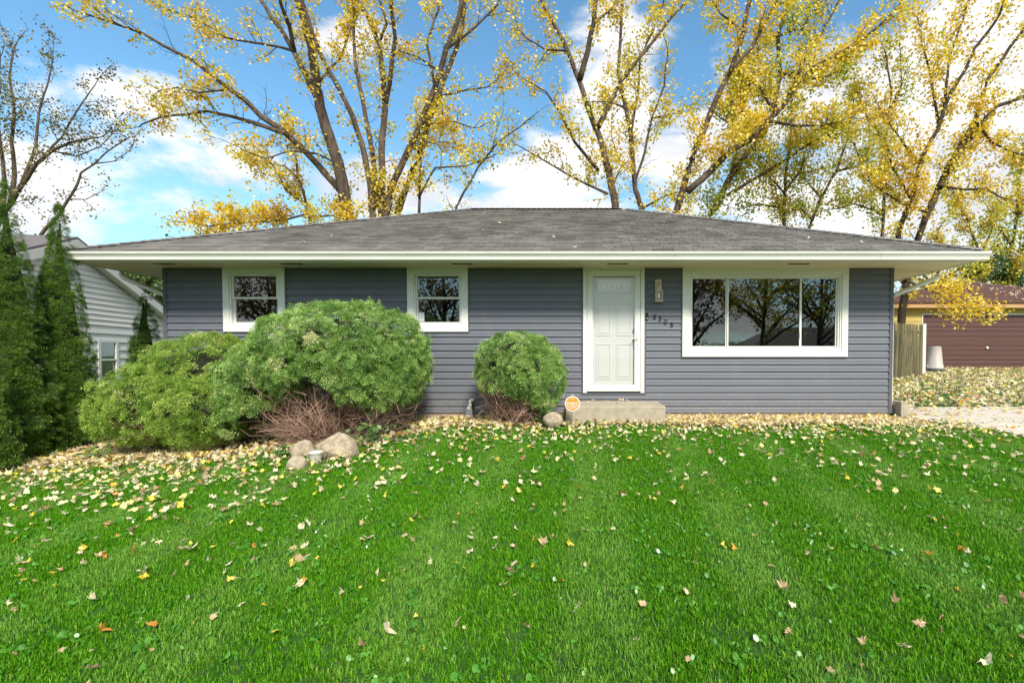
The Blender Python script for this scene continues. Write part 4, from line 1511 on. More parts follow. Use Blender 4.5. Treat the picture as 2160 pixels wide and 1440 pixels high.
# far right background trees
for (pp, br, lab, Y, mat, ds) in (([(2129, 560), (2144, 458), (2150, 380), (2165, 300)], [[(2135, 520), (2100, 470), (2080, 430)], [(2144, 458), (2180, 420), (2200, 400)]], 'thin yellow green tree at right edge behind the garage', 21, 'fol_lime', 1.6),
                                  ([(2075, 590), (2060, 520), (2040, 460), (2010, 420)], [[(2068, 560), (2030, 540), (2000, 520)], [(2065, 545), (2090, 490), (2110, 440)], [(2070, 575), (2040, 570), (2010, 560)]], 'small lime leaved tree rising left of the garage roof peak', 20, 'fol_lime', 1.7),
                                  ([(2150, 620), (2140, 590), (2150, 560), (2160, 530)], [[(2145, 600), (2100, 590), (2060, 585)], [(2145, 600), (2190, 575), (2230, 560)], [(2150, 590), (2110, 570), (2080, 562)], [(2150, 590), (2130, 560), (2120, 540)]], 'dark green tree rising behind the garage roof', 22, 'fol_green', 4.0),
                                  ([(1985, 620), (1980, 580), (1970, 550), (1975, 500)], [[(1985, 600), (1950, 590), (1920, 585)], [(1985, 590), (2020, 570), (2040, 560)]], 'low lime green tree between leaning maple and garage roof', 19, 'fol_lime', 2.4)):
    T = Tree('background_tree', lab, 'tree', (P(*pp[0], Y).x, Y, gz(16, Y)))
    T.limb(rooted(pp, Y), px_r(9, Y), px_r(3, Y), 'trunk', ds)
    for b in br:
        T.limb(path(b, Y, rnd.uniform(-1.5, 1.5)), px_r(5, Y), px_r(2, Y), dens=ds)
    T.grow(spacing=.5, clen=1.2, tspace=.22, tlen=.5, leaves=5, clump=.08, zmin=2.4)
    T.finish(mat, .14)
# left tree
Y = 17
T = Tree('bare_tree', 'half bare dark tree rising over the neighbouring house at far left', 'tree', (P(-10, 480, Y).x, Y, gz(-20, Y) - .4))
T.limb(rooted([(-15, 500), (0, 455), (22, 430), (45, 390), (78, 345), (110, 318), (150, 300), (200, 290)], Y, -1), px_r(16, Y), px_r(3, Y), 'trunk', 1, 'bark')
T.limb(path([(22, 430), (32, 370), (25, 300), (30, 230), (20, 160), (30, 100)], Y, 1), px_r(9, Y), px_r(3, Y))
T.limb(path([(45, 390), (75, 310), (80, 240), (100, 180), (110, 130)], Y, 1), px_r(7, Y), px_r(2, Y))
T.limb(path([(5, 450), (10, 380), (0, 300), (-10, 200), (0, 120)], Y, -1), px_r(9, Y), px_r(3, Y))
T.limb(path([(78, 345), (130, 290), (170, 220), (200, 180)], Y, 1), px_r(5, Y), px_r(2, Y))
T.limb(path([(110, 318), (160, 330), (210, 310), (250, 270)], Y, 1), px_r(4, Y), px_r(1.5, Y))
T.grow(spacing=.5, clen=1.5, tspace=.27, tlen=.5, leaves=3.4, clump=.1, start=.3, zmin=4)
T.finish('fol_brown', .11, 'bark2')
Y = 13
T = Tree('bare_tree', 'leaning dark branch tree rising from behind the neighbouring ridge', 'tree', (P(85, 500, Y).x, Y, gz(-18, Y) - .4))
T.limb(rooted([(80, 505), (110, 470), (135, 435), (160, 395), (172, 365), (200, 345), (225, 320), (270, 292)], Y, 0), px_r(9, Y), px_r(2, Y), 'trunk', 1)
T.limb(path([(145, 420), (180, 420), (205, 410)], Y), px_r(3, Y), px_r(1, Y), dens=.8)
T.limb(path([(200, 345), (240, 340), (270, 320)], Y), px_r(3, Y), px_r(1, Y))
T.grow(spacing=.6, clen=.9, tspace=.3, tlen=.4, leaves=2.2, clump=.1, start=.45)
T.finish('fol_brown', .10, 'bark2')
# green gap foliage between houses
Y = 18
T = Tree('background_tree', 'green and yellow tree seen between neighbouring roof and left eave', 'tree', (P(330, 620, Y).x, Y, gz(-16, Y)))
T.limb(rooted([(325, 640), (322, 610), (318, 590), (330, 560)], Y), px_r(8, Y), px_r(4, Y), 'trunk', 4)
T.limb(path([(322, 620), (290, 600), (275, 580)], Y), px_r(4, Y), px_r(2, Y), dens=4)
T.limb(path([(322, 620), (350, 600), (380, 590)], Y), px_r(4, Y), px_r(2, Y), dens=4)
T.grow(spacing=.5, clen=1.2, tspace=.22, tlen=.5, leaves=6, zmin=1.2)
T.finish('fol_green', .15, bias=.3)


# ------------------------------------------------------------------ evergreens and bushes
def frond(nseg=5, wid=.34, droop=.25):
    """a flat feathery spray: stem with paired leaflets, along +y, unit length"""
    V, Fc = [], []
    for i in range(nseg):
        t = (i + .35) / nseg
        y = t
        z = -droop * t * t
        w_ = wid * (1 - .55 * abs(t - .3) / .7)
        for s_ in (-1, 1):
            b = len(V)
            V += [(0, y - .03, z), (s_ * w_, y + .20 + .04 * s_, z - .05 + .03 * ((i * 7) % 3)), (s_ * w_ * .35, y + .16, z + .02)]
            Fc.append((b, b + 1, b + 2) if s_ > 0 else (b, b + 2, b + 1))
    b = len(V)
    V += [(-.05, .75, -droop * .5), (.05, .75, -droop * .5), (0, 1.12, -droop * 1.1)]
    Fc.append((b, b + 1, b + 2))
    return np.array(V), np.array(Fc)


FR_V, FR_F = frond(3, .60, .38)


def rosette(k, spread, up_):
    """k sprays radiating from one twig end around +z"""
    V, Fc = [], []
    for i in range(k):
        an = 2 * math.pi * (i + .3 * math.sin(i * 5)) / k
        tl = spread * (.75 + .5 * ((i * 37) % 10) / 10)
        sc_r = .75 + .4 * ((i * 53) % 10) / 10
        y = np.array([math.cos(an) * math.sin(tl), math.sin(an) * math.sin(tl), math.cos(tl)])
        f = np.array([-math.cos(an) * math.cos(tl) * up_, -math.sin(an) * math.cos(tl) * up_, math.sin(tl)])
        f = f / np.linalg.norm(f)
        x = np.cross(y, f)
        R = np.stack([x, y, f], 1)
        b = len(V)
        V += list((FR_V * sc_r) @ R.T)
        Fc += list(FR_F + b)
    return np.array(V), np.array(Fc)


RO_V, RO_F = rosette(5, 1.05, 1)


def lump(d, seed, amp=.1, sc=1.6):
    amp *= 1.0
    return 1 + amp * mn.noise(Vector(d) * sc + Vector((seed, 0, 0))) + amp * .6 * mn.noise(Vector(d) * sc * 2.7 + Vector((0, seed, 0)))


def bush(name, label, c, lobes, n, seed, fsize=.13, twigs=0, twig_r=.5, cut=None, mat='yew', base_z=None):
    """lobes = [(centre, radii)]; fronds fill a shell of each lobe"""
    root = thing(name, label, 'bush', (c[0], c[1], base_z))
    P_, Nn, Vv, Sz = [], [], [], []
    tot = sum(r[0] * r[2] for _, r in lobes)
    for lc_, r in lobes:
        m = int(n * r[0] * r[2] / tot)
        # the surface is made of many small rounded tufts of sprays with gaps between them
        nc = max(30, int(r[0] * r[2] * 620))
        ci = rng.integers(0, nc, m)
        nf = np.arange(nc) + .5
        phf, thf = np.arccos(1 - 2 * nf / nc), math.pi * (1 + 5 ** .5) * nf
        dc = np.stack([np.cos(thf) * np.sin(phf), np.sin(thf) * np.sin(phf), np.cos(phf)], 1) + rng.normal(0, .05, (nc, 3))
        dc /= np.linalg.norm(dc, axis=1, keepdims=True)
        ex = 2.35
        kc = (np.abs(dc[:, 0]) ** ex + np.abs(dc[:, 1]) ** ex + np.abs(dc[:, 2]) ** ex) ** (-1 / ex)
        lf = np.array([lump(q, seed, .10, 2.2) for q in dc]) * (.96 + rng.normal(0, .035, nc)) + (rng.random(nc) < .03) * .05
        pc_ = dc * kc[:, None] * lf[:, None] * np.array(r) + np.array(lc_)
        nc_ = dc / np.array(r)
        nc_ /= np.linalg.norm(nc_, axis=1, keepdims=True)
        rc = rng.uniform(.06, .105, nc)
        tone = rng.normal(0, .13, nc)
        hd = rand_unit(m) + nc_[ci] * .85
        hd /= np.linalg.norm(hd, axis=1, keepdims=True)
        depth = 1 - np.abs(rng.normal(0, .12, m))
        pp = pc_[ci] + hd * (rc[ci] * depth)[:, None]
        nn_ = hd
        # keep those outside other lobes' cores
        keep = np.ones(m, bool)
        for l2, r2 in lobes:
            if l2 is lc_:
                continue
            q = (pp - np.array(l2)) / np.array(r2)
            keep &= (q ** 2).sum(1) > .6
        if cut is not None:
            keep &= cut(pp)
        pp, nn_, tn_ = pp[keep], nn_[keep], tone[ci][keep]
        P_.append(pp)
        Nn.append(nn_)
        Vv.append(np.clip(.50 + tn_ + rng.normal(0, .16, len(pp)), 0, 1))
        Sz.append(rng.uniform(.65, 1.35, len(pp)))
    pp, nn_, vv, sz = map(np.concatenate, (P_, Nn, Vv, Sz))
    # spray: grows outwards and a bit sideways, its flat face tilted up
    face = nn_ * 1.0 + np.array([0, -.05, .25]) + rand_unit(len(pp)) * .35
    R = basis(face, rand_unit(len(pp)))
    V, Fc, A = scatter(RO_V, RO_F, R, pp, fsize * sz, vv)
    f = npmesh('foliage', V, Fc, M[mat], root, A)
    f['kind'] = 'stuff'
    if twigs:
        tw = MB()
        at = []
        for i in range(twigs):
            an = rnd.uniform(0, 2 * math.pi)
            r0 = rnd.random() ** .5
            b = Vector((c[0] + math.cos(an) * twig_r * .35 * r0, c[1] + math.sin(an) * .25 * r0, base_z - .02))
            spread = rnd.uniform(.25, 1.15)
            e = Vector((c[0] + math.cos(an) * twig_r * spread, c[1] + math.sin(an) * twig_r * .75 * spread, base_z + rnd.uniform(.15, .8)))
            m1 = b.lerp(e, .35) + Vector((rnd.gauss(0, .07), rnd.gauss(0, .07), -.03 + rnd.gauss(0, .05)))
            m2 = b.lerp(e, .7) + Vector((rnd.gauss(0, .08), rnd.gauss(0, .08), rnd.gauss(0, .07)))
            r_ = rnd.uniform(.003, .009) if i > 12 else rnd.uniform(.012, .022)
            n0 = len(tw.v)
            tw.tube([b, m1, m2, e], [r_, r_ * .8, r_ * .6, r_ * .25], 4, False)
            for _ in range(3):
                s0 = m1.lerp(e, rnd.random())
                e2 = s0 + Vector((rnd.gauss(0, .13), rnd.gauss(0, .13), rnd.gauss(.02, .12)))
                tw.tube([s0, s0.lerp(e2, .5) + Vector((rnd.gauss(0, .02), 0, rnd.gauss(0, .02))), e2], [r_ * .5, r_ * .4, .0015], 3, False)
            at += [rnd.random()] * (len(tw.v) - n0)
        o = tw.build('stems', M['twig'], root)
        o.data.attributes.new('rnd', 'FLOAT', 'POINT').data.foreach_set('value', at)
        o['kind'] = 'stuff'
    # rough solid core; its dark colour stands in for shade inside the bush
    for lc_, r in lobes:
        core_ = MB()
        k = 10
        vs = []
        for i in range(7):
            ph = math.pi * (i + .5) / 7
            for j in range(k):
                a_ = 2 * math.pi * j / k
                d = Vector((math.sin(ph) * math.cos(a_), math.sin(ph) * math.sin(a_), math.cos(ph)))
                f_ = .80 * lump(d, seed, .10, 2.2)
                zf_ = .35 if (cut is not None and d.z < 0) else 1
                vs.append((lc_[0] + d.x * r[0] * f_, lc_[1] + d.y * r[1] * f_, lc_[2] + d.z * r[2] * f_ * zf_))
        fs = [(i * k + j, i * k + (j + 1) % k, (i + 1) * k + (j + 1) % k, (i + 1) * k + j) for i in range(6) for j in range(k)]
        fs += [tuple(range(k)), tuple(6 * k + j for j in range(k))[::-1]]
        core_.add(vs, fs).build('shade_core', M['bushcore'], root, smooth=True)
    return root


M['bushcore'] = surf('bush_shade_core', (.03, .035, .015), (.012, .014, .008), 25, 1, 1, 40, bdist=.03)  # near-black, shade within the crowns put into the colour

# bush A (left, wide)
Yb = -1.35
cA = P(355, 820, Yb)
zA = P(355, 932, Yb - .3).z
bush('evergreen_bush', 'wide sprawling evergreen bush at left beside the tall conifers', (cA.x, Yb), [
    ((P(395, 0, Yb).x, Yb + .25, P(0, 805, Yb).z), (.70, .68, .60)),
    ((P(322, 0, Yb).x, Yb - .0, P(0, 850, Yb).z), (.61, .65, .48)),
    ((P(425, 0, Yb).x, Yb - .1, P(0, 862, Yb).z), (.50, .6, .42)),
    ((P(255, 0, Yb).x, Yb, P(0, 870, Yb).z), (.30, .5, .34)),
], 6500, 3, .070, 90, .9, base_z=zA, mat='yew2')

# bush B (big)
cB = P(705, 790, Yb)
zB = P(700, 936, Yb - .4).z


def cutB(pp):
    x = pp[:, 0] - cB.x
    zl = zB + np.interp(x, [-1.6, -1.12, -1.0, -.7, -.43, -.3, .23, .43, .63, .97, 1.33], [.0, .10, .38, .43, .62, .86, .86, .54, .40, .48, .80])
    hole = zl
    return (pp[:, 2] > zl) & ((pp[:, 2] > hole) | (pp[:, 1] > Yb))


bush('evergreen_bush', 'large round evergreen bush with bare brown stems below, left of centre', (cB.x, Yb), [
    ((cB.x + .09, Yb + .1, P(0, 754, Yb).z), (1.06, .92, .69)),
    ((cB.x + .35, Yb + .1, P(0, 790, Yb).z), (.78, .85, .58)),
    ((P(545, 0, Yb).x, Yb - .05, P(0, 815, Yb).z), (.46, .5, .52)),
    ((P(525, 0, Yb).x, Yb - .1, P(0, 870, Yb).z), (.30, .4, .36)),
], 9500, 11, .070, 560, 1.05, cut=cutB, base_z=zB)

# bush C (small)
Yc = -.75
cC = P(1092, 790, Yc)
zC = P(1092, 890, Yc - .1).z


def cutC(pp):
    x = pp[:, 0] - cC.x
    return pp[:, 2] > zC + .38 - .5 * np.clip(x - .05, -.2, .35)


bush('evergreen_bush', 'small round evergreen bush with brown stems left of the front door', (cC.x, Yc), [
    ((cC.x, Yc, P(0, 775, Yc).z), (.57, .50, .47)),
    ((cC.x + .22, Yc - .05, P(0, 800, Yc).z), (.42, .45, .46)),
], 2700, 23, .070, 260, .55, cut=cutC, base_z=zC)

# arborvitae


def arbor(label, pxc, pytop, pybase, wpx, Y, n, seed, fsize=.11, lean=0):
    c = P(pxc, pybase, Y)
    top_ = P(pxc + lean, pytop, Y)
    H = top_.z - c.z
    Rb = wpx / 2 * (Y + 8) / F
    root = thing('arborvitae', label, 'conifer', (c.x, Y, c.z))
    MB().tube([(c.x, Y, c.z - .1), (c.x, Y, c.z + H * .5), (top_.x, Y, c.z + H * .93)], [.06, .04, .01], 8).build('trunk', M['bark2'], root)
    u = rng.random(n)
    t = 1 - np.sqrt(1 - u * .995)      # more low down
    t = np.where(rng.random(n) < .25, rng.random(n), t)
    an = rng.uniform(0, 2 * math.pi, n)
    an = np.where(rng.random(n) < .6, rng.uniform(math.pi * 1.0, math.pi * 2.0, n), an)
    prof = np.minimum(1, (1 - t) ** .80 * 1.02) * np.minimum(1, .72 + t * 2.2)
    prof = np.maximum(prof, .02)
    lm = np.array([1 + .22 * mn.noise(Vector((math.cos(a) * 1.4 + seed, math.sin(a) * 1.4, tt * 7))) + .14 * mn.noise(Vector((math.cos(a) * 4, math.sin(a) * 4 + seed, tt * 22))) for a, tt in zip(an, t)])
    # sprays gathered in upright tufts
    nc = max(60, n // 5)
    sel = rng.choice(n, nc, replace=False)
    r = Rb * prof[sel] * lm[sel] * .93
    xc = c.x + (top_.x - c.x) * t[sel] + np.cos(an[sel]) * r
    yc = Y + np.sin(an[sel]) * r
    zc = c.z + t[sel] * H
    ci = rng.integers(0, nc, n)
    rdc = np.stack([np.cos(an[sel]), np.sin(an[sel]), np.full(nc, .35)], 1)
    hd = rand_unit(n) + rdc[ci] * .8
    hd /= np.linalg.norm(hd, axis=1, keepdims=True)
    rc = rng.uniform(.045, .08, nc) * (1 - .5 * t[sel])
    pp = np.stack([xc, yc, zc], 1)[ci] + hd * rc[ci][:, None] * np.array([1, 1, 1.3])
    radial = hd
    t = t[sel][ci]
    val = np.clip(.46 + rng.normal(0, .10, nc)[ci] + rng.normal(0, .16, n), 0, 1)
    face = radial * .9 + np.array([0, 0, .55]) + rand_unit(n) * .35
    V, Fc, A = scatter(RO_V, RO_F, basis(face, rand_unit(n)), pp, fsize * rng.uniform(.6, 1.3, n) * (1 - .45 * t), val)
    f = npmesh('foliage', V, Fc, M['arb'], root, A)
    f['kind'] = 'stuff'
    MB().lathe([(Rb * .45, .05), (Rb * .64, H * .15), (Rb * .54, H * .35), (Rb * .32, H * .6), (Rb * .10, H * .8), (.01, H * .9)], (c.x, Y, c.z), 10).build('shade_core', M['bushcore'], root, smooth=True)  # solid core whose dark colour stands in for shade between the sprays


arbor('tallest conifer, at the left edge of the lawn', 30, 385, 965, 158, -1.5, 9000, 5, .066, -25)
arbor('tall narrow conifer between the left edge one and the wide bush', 137, 436, 935, 120, -.9, 7200, 8, .064, -12)
arbor('small dark conifer beside left corner of the blue house', 308, 613, 860, 70, .5, 2200, 12, .062)
arbor('low pale conifer cut off by the left edge in front of the tallest', -12, 760, 985, 70, -2.1, 1800, 15, .068)

# ------------------------------------------------------------------ rocks


def rock(label, px, py, wpx, hpx, Y, seed, mat='rock', flat=0, cat='rock', name='rock', tilt=0, ang_=.35):
    c = P(px, py, Y)
    sc = (Y + 8) / F
    a, b = wpx / 2 * sc, hpx * sc
    bm_v, k, rws = [], 32, 20
    pl_ = []
    r2 = random.Random(seed)
    planes = []
    for _ in range(12):
        n_ = Vector((r2.gauss(0, 1), r2.gauss(0, 1), r2.gauss(.2, .8))).normalized()
        planes.append((n_, r2.uniform(.72, .95)))
    for i in range(rws):
        ph = math.pi * (i + .3) / (rws - .4)
        for j in range(k):
            an = 2 * math.pi * j / k
            d = Vector((math.sin(ph) * math.cos(an), math.sin(ph) * math.sin(an), math.cos(ph)))
            r = 1.0
            for n_, dd in planes:
                q = d.dot(n_)
                if q > .01:
                    r = min(r, dd / q)
            r = r * ang_ + (1 - ang_) * .93
            r *= 1 + .05 * mn.noise(d * 3 + Vector((seed, 0, 0))) + .03 * mn.noise(d * 9 + Vector((seed, 4, 0)))
            v = d * r
            bm_v.append((c.x + v.x * a + tilt * v.z * a, Y + v.y * a * .7, c.z + v.z * b * .62 + b * .38))
    fs = [(i * k + j, i * k + (j + 1) % k, (i + 1) * k + (j + 1) % k, (i + 1) * k + j) for i in range(rws - 1) for j in range(k)]
    fs += [tuple(range(k)), tuple((rws - 1) * k + j for j in range(k))[::-1]]
    o = MB().add(bm_v, fs).build(name, M[mat], None, smooth=ang_ < .5)
    me = o.data
    # origin at the base
    me.transform(Matrix.Translation(-c))
    o.location = c
    return tag(o, label, cat)


rock('largest angular tan boulder in front of the big round bush', 712, 972, 84, 62, -2.35, 4, ang_=1.0, tilt=-.12)
rock('rounded tan rock left of the largest boulder', 640, 966, 54, 40, -2.2, 9, ang_=.6)
rock('small pale pointed rock nearest the lawn below the other two', 628, 992, 46, 32, -2.75, 17, ang_=.8)
rock('smooth round tan stone right of the small bush', 1166, 897, 46, 30, -1.15, 23, ang_=.2)
pc = P(666, 974, -2.62)
pt_ = thing('small_pot', 'small white ribbed pot between the tan rocks', 'pot', (pc.x, -2.62, pc.z))
MB().lathe([(.045, -.02), (.055, .02), (.058, .03), (.064, .055), (.066, .06), (.072, .10), (.078, .105), (.078, .118), (.066, .118), (.06, .09), (.0, .085)], (pc.x, -2.62, pc.z), 20).build('bowl', M['rockwhite'], pt_, smooth=True)


# ------------------------------------------------------------------ weeds
def weed(label, px, py, Y, n, size, seed, wide=.1, h=.16):
    r2 = np.random.default_rng(seed)
    c = P(px, py, Y)
    c.z = gz(c.x, Y)
    root = thing('weed', label, 'weed', tuple(c))
    pp = np.stack([c.x + r2.normal(0, wide, n), Y + r2.normal(0, wide * .6, n), c.z + r2.uniform(.02, h, n)], 1)
    tv = np.array([(0, 0, 0), (.28, .3, .05), (.34, .62, 0), (0, 1, -.1), (-.34, .62, 0), (-.28, .3, .05)])
    tf = np.array([(0, 1, 2), (0, 2, 3), (0, 3, 4), (0, 4, 5)])
    nn_ = r2.normal(size=(n, 3)) * .5 + np.array([0, -.3, 1])
    R = basis(nn_, r2.normal(size=(n, 3)))
    V, Fc, A = scatter(tv, tf, R, pp, size * r2.uniform(.6, 1.3, n), r2.random(n))
    f = npmesh('foliage', V, Fc, M['weed'], root, A)
    f['kind'] = 'stuff'
    sm_ = MB()
    for q in pp[::2]:
        sm_.tube([(c.x, Y, c.z - .02), ((c.x + q[0]) / 2, (Y + q[1]) / 2, (c.z + q[2]) / 2 + .02), tuple(q)], [.004, .003, .002], 3, False)
    s_ = sm_.build('stems', M['weed'], root)
    s_['kind'] = 'stuff'


weed('broad leaved weed in front of the big bush left of the rocks', 592, 960, -2.2, 34, .075, 1)
weed('pale leafy shoot growing at right foot of the big bush', 785, 925, -1.9, 80, .07, 2, .15, .28)
weed('dark green weed growing at the foot of the concrete step', 1245, 890, -1.05, 40, .06, 3, .09, .1)
weed('yellowing vine growing at right foot of the small bush', 1150, 880, -1.0, 110, .055, 4, .10, .55)
weed('small weed between wide bush and leftmost conifers', 205, 930, -1.7, 36, .06, 5, .08, .2)
weed('low weed at front edge of the bed right of the big bush', 860, 925, -1.8, 30, .06, 6, .12, .08)

# ------------------------------------------------------------------ grass
def lawn_ok(x, y):
    if y > bed_front(x) + rnd.gauss(-.05, .08) and x < 5.4:
        return False
    if x > 5.2 and y > drive_front(x) - .06:
        return False
    return True


def gn_scatter(name, tv, tf, trnd, pts, rots, scls, mat):
    """one object: a template tuft and a cloud of points, joined by geometry nodes into instances"""
    k, n = len(tv), len(pts)
    me = bpy.data.meshes.new(name)
    V = np.concatenate([tv, pts]).astype(np.float32)
    me.vertices.add(len(V))
    me.vertices.foreach_set('co', V.ravel())
    me.loops.add(tf.size)
    me.loops.foreach_set('vertex_index', tf.astype(np.int32).ravel())
    me.polygons.add(len(tf))
    me.polygons.foreach_set('loop_start', np.arange(0, tf.size, tf.shape[1], dtype=np.int32))
    me.update(calc_edges=True)

    def at(nm, typ, arr, key='value'):
        a = me.attributes.new(nm, typ, 'POINT')
        a.data.foreach_set(key, arr)
    at('is_tuft', 'FLOAT', np.concatenate([np.ones(k), np.zeros(n)]).astype(np.float32))
    at('rnd', 'FLOAT', np.concatenate([trnd, np.zeros(n)]).astype(np.float32))
    at('scl', 'FLOAT', np.concatenate([np.ones(k), scls]).astype(np.float32))
    at('rot', 'FLOAT_VECTOR', np.concatenate([np.zeros((k, 3)), rots]).astype(np.float32).ravel(), 'vector')
    me.materials.append(mat)
    o = bpy.data.objects.new(name, me)
    COL.objects.link(o)
    g = bpy.data.node_groups.new(name + '_nodes', 'GeometryNodeTree')
    g.interface.new_socket('Geometry', in_out='INPUT', socket_type='NodeSocketGeometry')
    g.interface.new_socket('Geometry', in_out='OUTPUT', socket_type='NodeSocketGeometry')
    gi, go = g.nodes.new('NodeGroupInput'), g.nodes.new('NodeGroupOutput')
    na = g.nodes.new('GeometryNodeInputNamedAttribute')
    na.data_type = 'FLOAT'
    na.inputs[0].default_value = 'is_tuft'
    cmp_ = g.nodes.new('FunctionNodeCompare')
    cmp_.operation = 'GREATER_THAN'
    g.links.new(na.outputs[0], cmp_.inputs[0])
    cmp_.inputs[1].default_value = .5
    sp = g.nodes.new('GeometryNodeSeparateGeometry')
    g.links.new(gi.outputs[0], sp.inputs[0])
    g.links.new(cmp_.outputs[0], sp.inputs['Selection'])
    ip = g.nodes.new('GeometryNodeInstanceOnPoints')
    g.links.new(sp.outputs[1], ip.inputs['Points'])
    g.links.new(sp.outputs[0], ip.inputs['Instance'])
    nr_ = g.nodes.new('GeometryNodeInputNamedAttribute')
    nr_.data_type = 'FLOAT_VECTOR'
    nr_.inputs[0].default_value = 'rot'
    e2r = g.nodes.new('FunctionNodeEulerToRotation')
    g.links.new(nr_.outputs[0], e2r.inputs[0])
    g.links.new(e2r.outputs[0], ip.inputs['Rotation'])
    ns = g.nodes.new('GeometryNodeInputNamedAttribute')
    ns.data_type = 'FLOAT'
    ns.inputs[0].default_value = 'scl'
    g.links.new(ns.outputs[0], ip.inputs['Scale'])
    g.links.new(ip.outputs[0], go.inputs[0])
    md = o.modifiers.new('scatter', 'NODES')
    md.node_group = g
    return o


def tuft(nb, rad_, h0, h1, w_):
    V, Fc, A = [], [], []
    for i in range(nb):
        a = rnd.uniform(0, 2 * math.pi)
        r = rad_ * math.sqrt(rnd.random())
        bx, by = r * math.cos(a), r * math.sin(a)
        h = rnd.uniform(h0, h1)
        la = rnd.uniform(0, 2 * math.pi)
        lean = rnd.uniform(.1, .95) * h
        lx, ly = math.cos(la) * lean, math.sin(la) * lean
        sx_, sy_ = -math.sin(la + rnd.uniform(-.8, .8)) * w_, math.cos(la) * w_
        b = len(V)
        V += [(bx - sx_, by - sy_, -.005), (bx + sx_, by + sy_, -.005), (bx + lx * .4 + sx_ * .9, by + ly * .4 + sy_ * .9, h * .62), (bx + lx * .4 - sx_ * .9, by + ly * .4 - sy_ * .9, h * .62), (bx + lx, by + ly, h * rnd.uniform(.75, 1))]
        Fc += [(b, b + 1, b + 2), (b, b + 2, b + 3), (b + 3, b + 2, b + 4)]
        A += [rnd.random()] * 5
    return np.array(V), np.array(Fc), np.array(A)


def lawn_points(dens_fn, x0, x1, y0, y1, dmax, pad=1.1):
    n = int((x1 - x0) * (y1 - y0) * dmax)
    xs = rng.uniform(x0, x1, n)
    ys = rng.uniform(y0, y1, n)
    u = rng.random(n)
    out = []
    for x, y, q in zip(xs, ys, u):
        dep = y + 8
        if dep < 1.5 or x < -1.30 * dep - .6 or x > .95 * dep + .6:
            continue
        if q * dmax > dens_fn(dep):
            continue
        if lawn_ok(x, y):
            out.append((x, y, gz(x, y)))
    return np.array(out)


tv, tf, ta = tuft(34, .062, .012, .038, .0018)
pts = lawn_points(lambda d: 720 if d < 4.5 else 480, -10, 12, -6.6, .0, 720)
n = len(pts)
rots = np.stack([rng.normal(0, .12, n), rng.normal(0, .12, n), rng.uniform(0, 6.28, n)], 1)
g_ = gn_scatter('grass', tv, tf, ta, pts, rots, rng.uniform(.7, 1.3, n), M['grass'])
tag(g_, 'green mown front lawn with pale stripes', 'grass', kind='stuff')
# broad leaved ground weeds
V_, F_ = [], []
for i in range(9):
    a = rnd.uniform(0, 6.28)
    r = .035 * math.sqrt(rnd.random())
    s_ = rnd.uniform(.008, .015)
    cx_, cy_, cz_ = r * math.cos(a), r * math.sin(a), rnd.uniform(.022, .045)
    b = len(V_)
    tx, ty = rnd.gauss(0, .4), rnd.gauss(0, .4)
    for j in range(6):
        an = j * math.pi / 3
        V_.append((cx_ + s_ * math.cos(an), cy_ + s_ * math.sin(an) * .8, cz_ + s_ * (tx * math.cos(an) + ty * math.sin(an))))
    F_ += [(b, b + 1, b + 2), (b, b + 2, b + 3), (b, b + 3, b + 4), (b, b + 4, b + 5)]
pts = lawn_points(lambda d: 55, -10, 12, -6.6, -.9, 55)
keep = np.array([mn.noise(Vector((p[0] * 1.4, p[1] * 1.4, 3))) > -.05 for p in pts])
pts = pts[keep]
n = len(pts)
rots = np.stack([rng.normal(0, .1, n), rng.normal(0, .1, n), rng.uniform(0, 6.28, n)], 1)
g_ = gn_scatter('clover', np.array(V_), np.array(F_), np.zeros(len(V_)), pts, rots, rng.uniform(.5, 1.0, n), M['clover'])
tag(g_, 'broad leaved clover mixed through the lawn', 'clover', kind='stuff')
# rough grass beyond driveway at right
pts = []
while len(pts) < 2600:
    x, y = rng.uniform(5.2, 21), rng.uniform(1.4, 11)
    if mn.noise(Vector((x * .8, y * .8, 1))) > -.08:
        pts.append((x, y, gz(x, y)))
pts = np.array(pts)
n = len(pts)
rots = np.stack([rng.normal(0, .12, n), rng.normal(0, .12, n), rng.uniform(0, 6.28, n)], 1)
g_ = gn_scatter('grass', tv, tf, ta, pts, rots, rng.uniform(.9, 1.7, n), M['grass'])
tag(g_, 'rough grass poking through leaves in front of the garage', 'grass', kind='stuff')


# ------------------------------------------------------------------ fallen leaves
def maple(seed, cup):
    """an irregular, curled and folded lobed leaf"""
    r2 = random.Random(seed)
    lob = [(-150, .50), (-118, .44), (-92, .80), (-68, .58), (-46, .92), (-22, .66), (0, 1.1), (22, .66), (46, .92), (68, .58), (92, .80), (118, .44), (150, .50), (180, .16)]
    V = [(0, 0, 0)]
    fold = r2.uniform(-.2, .9)
    curl = r2.uniform(.2, 1.0) * cup
    sk = r2.uniform(-.2, .2)
    wdt = r2.uniform(.75, 1.1)
    for a, r in lob:
        r *= r2.uniform(.68, 1.15)
        a = rad(a + r2.uniform(-9, 9))
        x, y = math.sin(a) * r * wdt, math.cos(a) * r
        V.append((x * .5 + sk * y * .3, y * .5, abs(x) * fold * .35 + curl * (y + .2) ** 2 * .28 + r2.gauss(0, .07)))
    n = len(lob)
    Fc = [(0, i + 1, (i + 1) % n + 1) for i in range(n)]
    b = len(V)
    V += [(-.015, -.05, 0), (.015, -.05, 0), (.03, -.5, .06)]
    Fc.append((b, b + 2, b + 1))
    return V, Fc


LM = {}
for ck in LEAFCOL:
    for i in range(8):
        V_, F_ = maple(i * 3 + 1, (.35, .9, -.5, 1.3, .6, -1, 1.6, .8)[i])
        me = bpy.data.meshes.new('fallen_leaf')
        me.from_pydata(V_, [], F_)
        me.materials.append(M['leaf_' + ck])
        LM[ck, i] = me


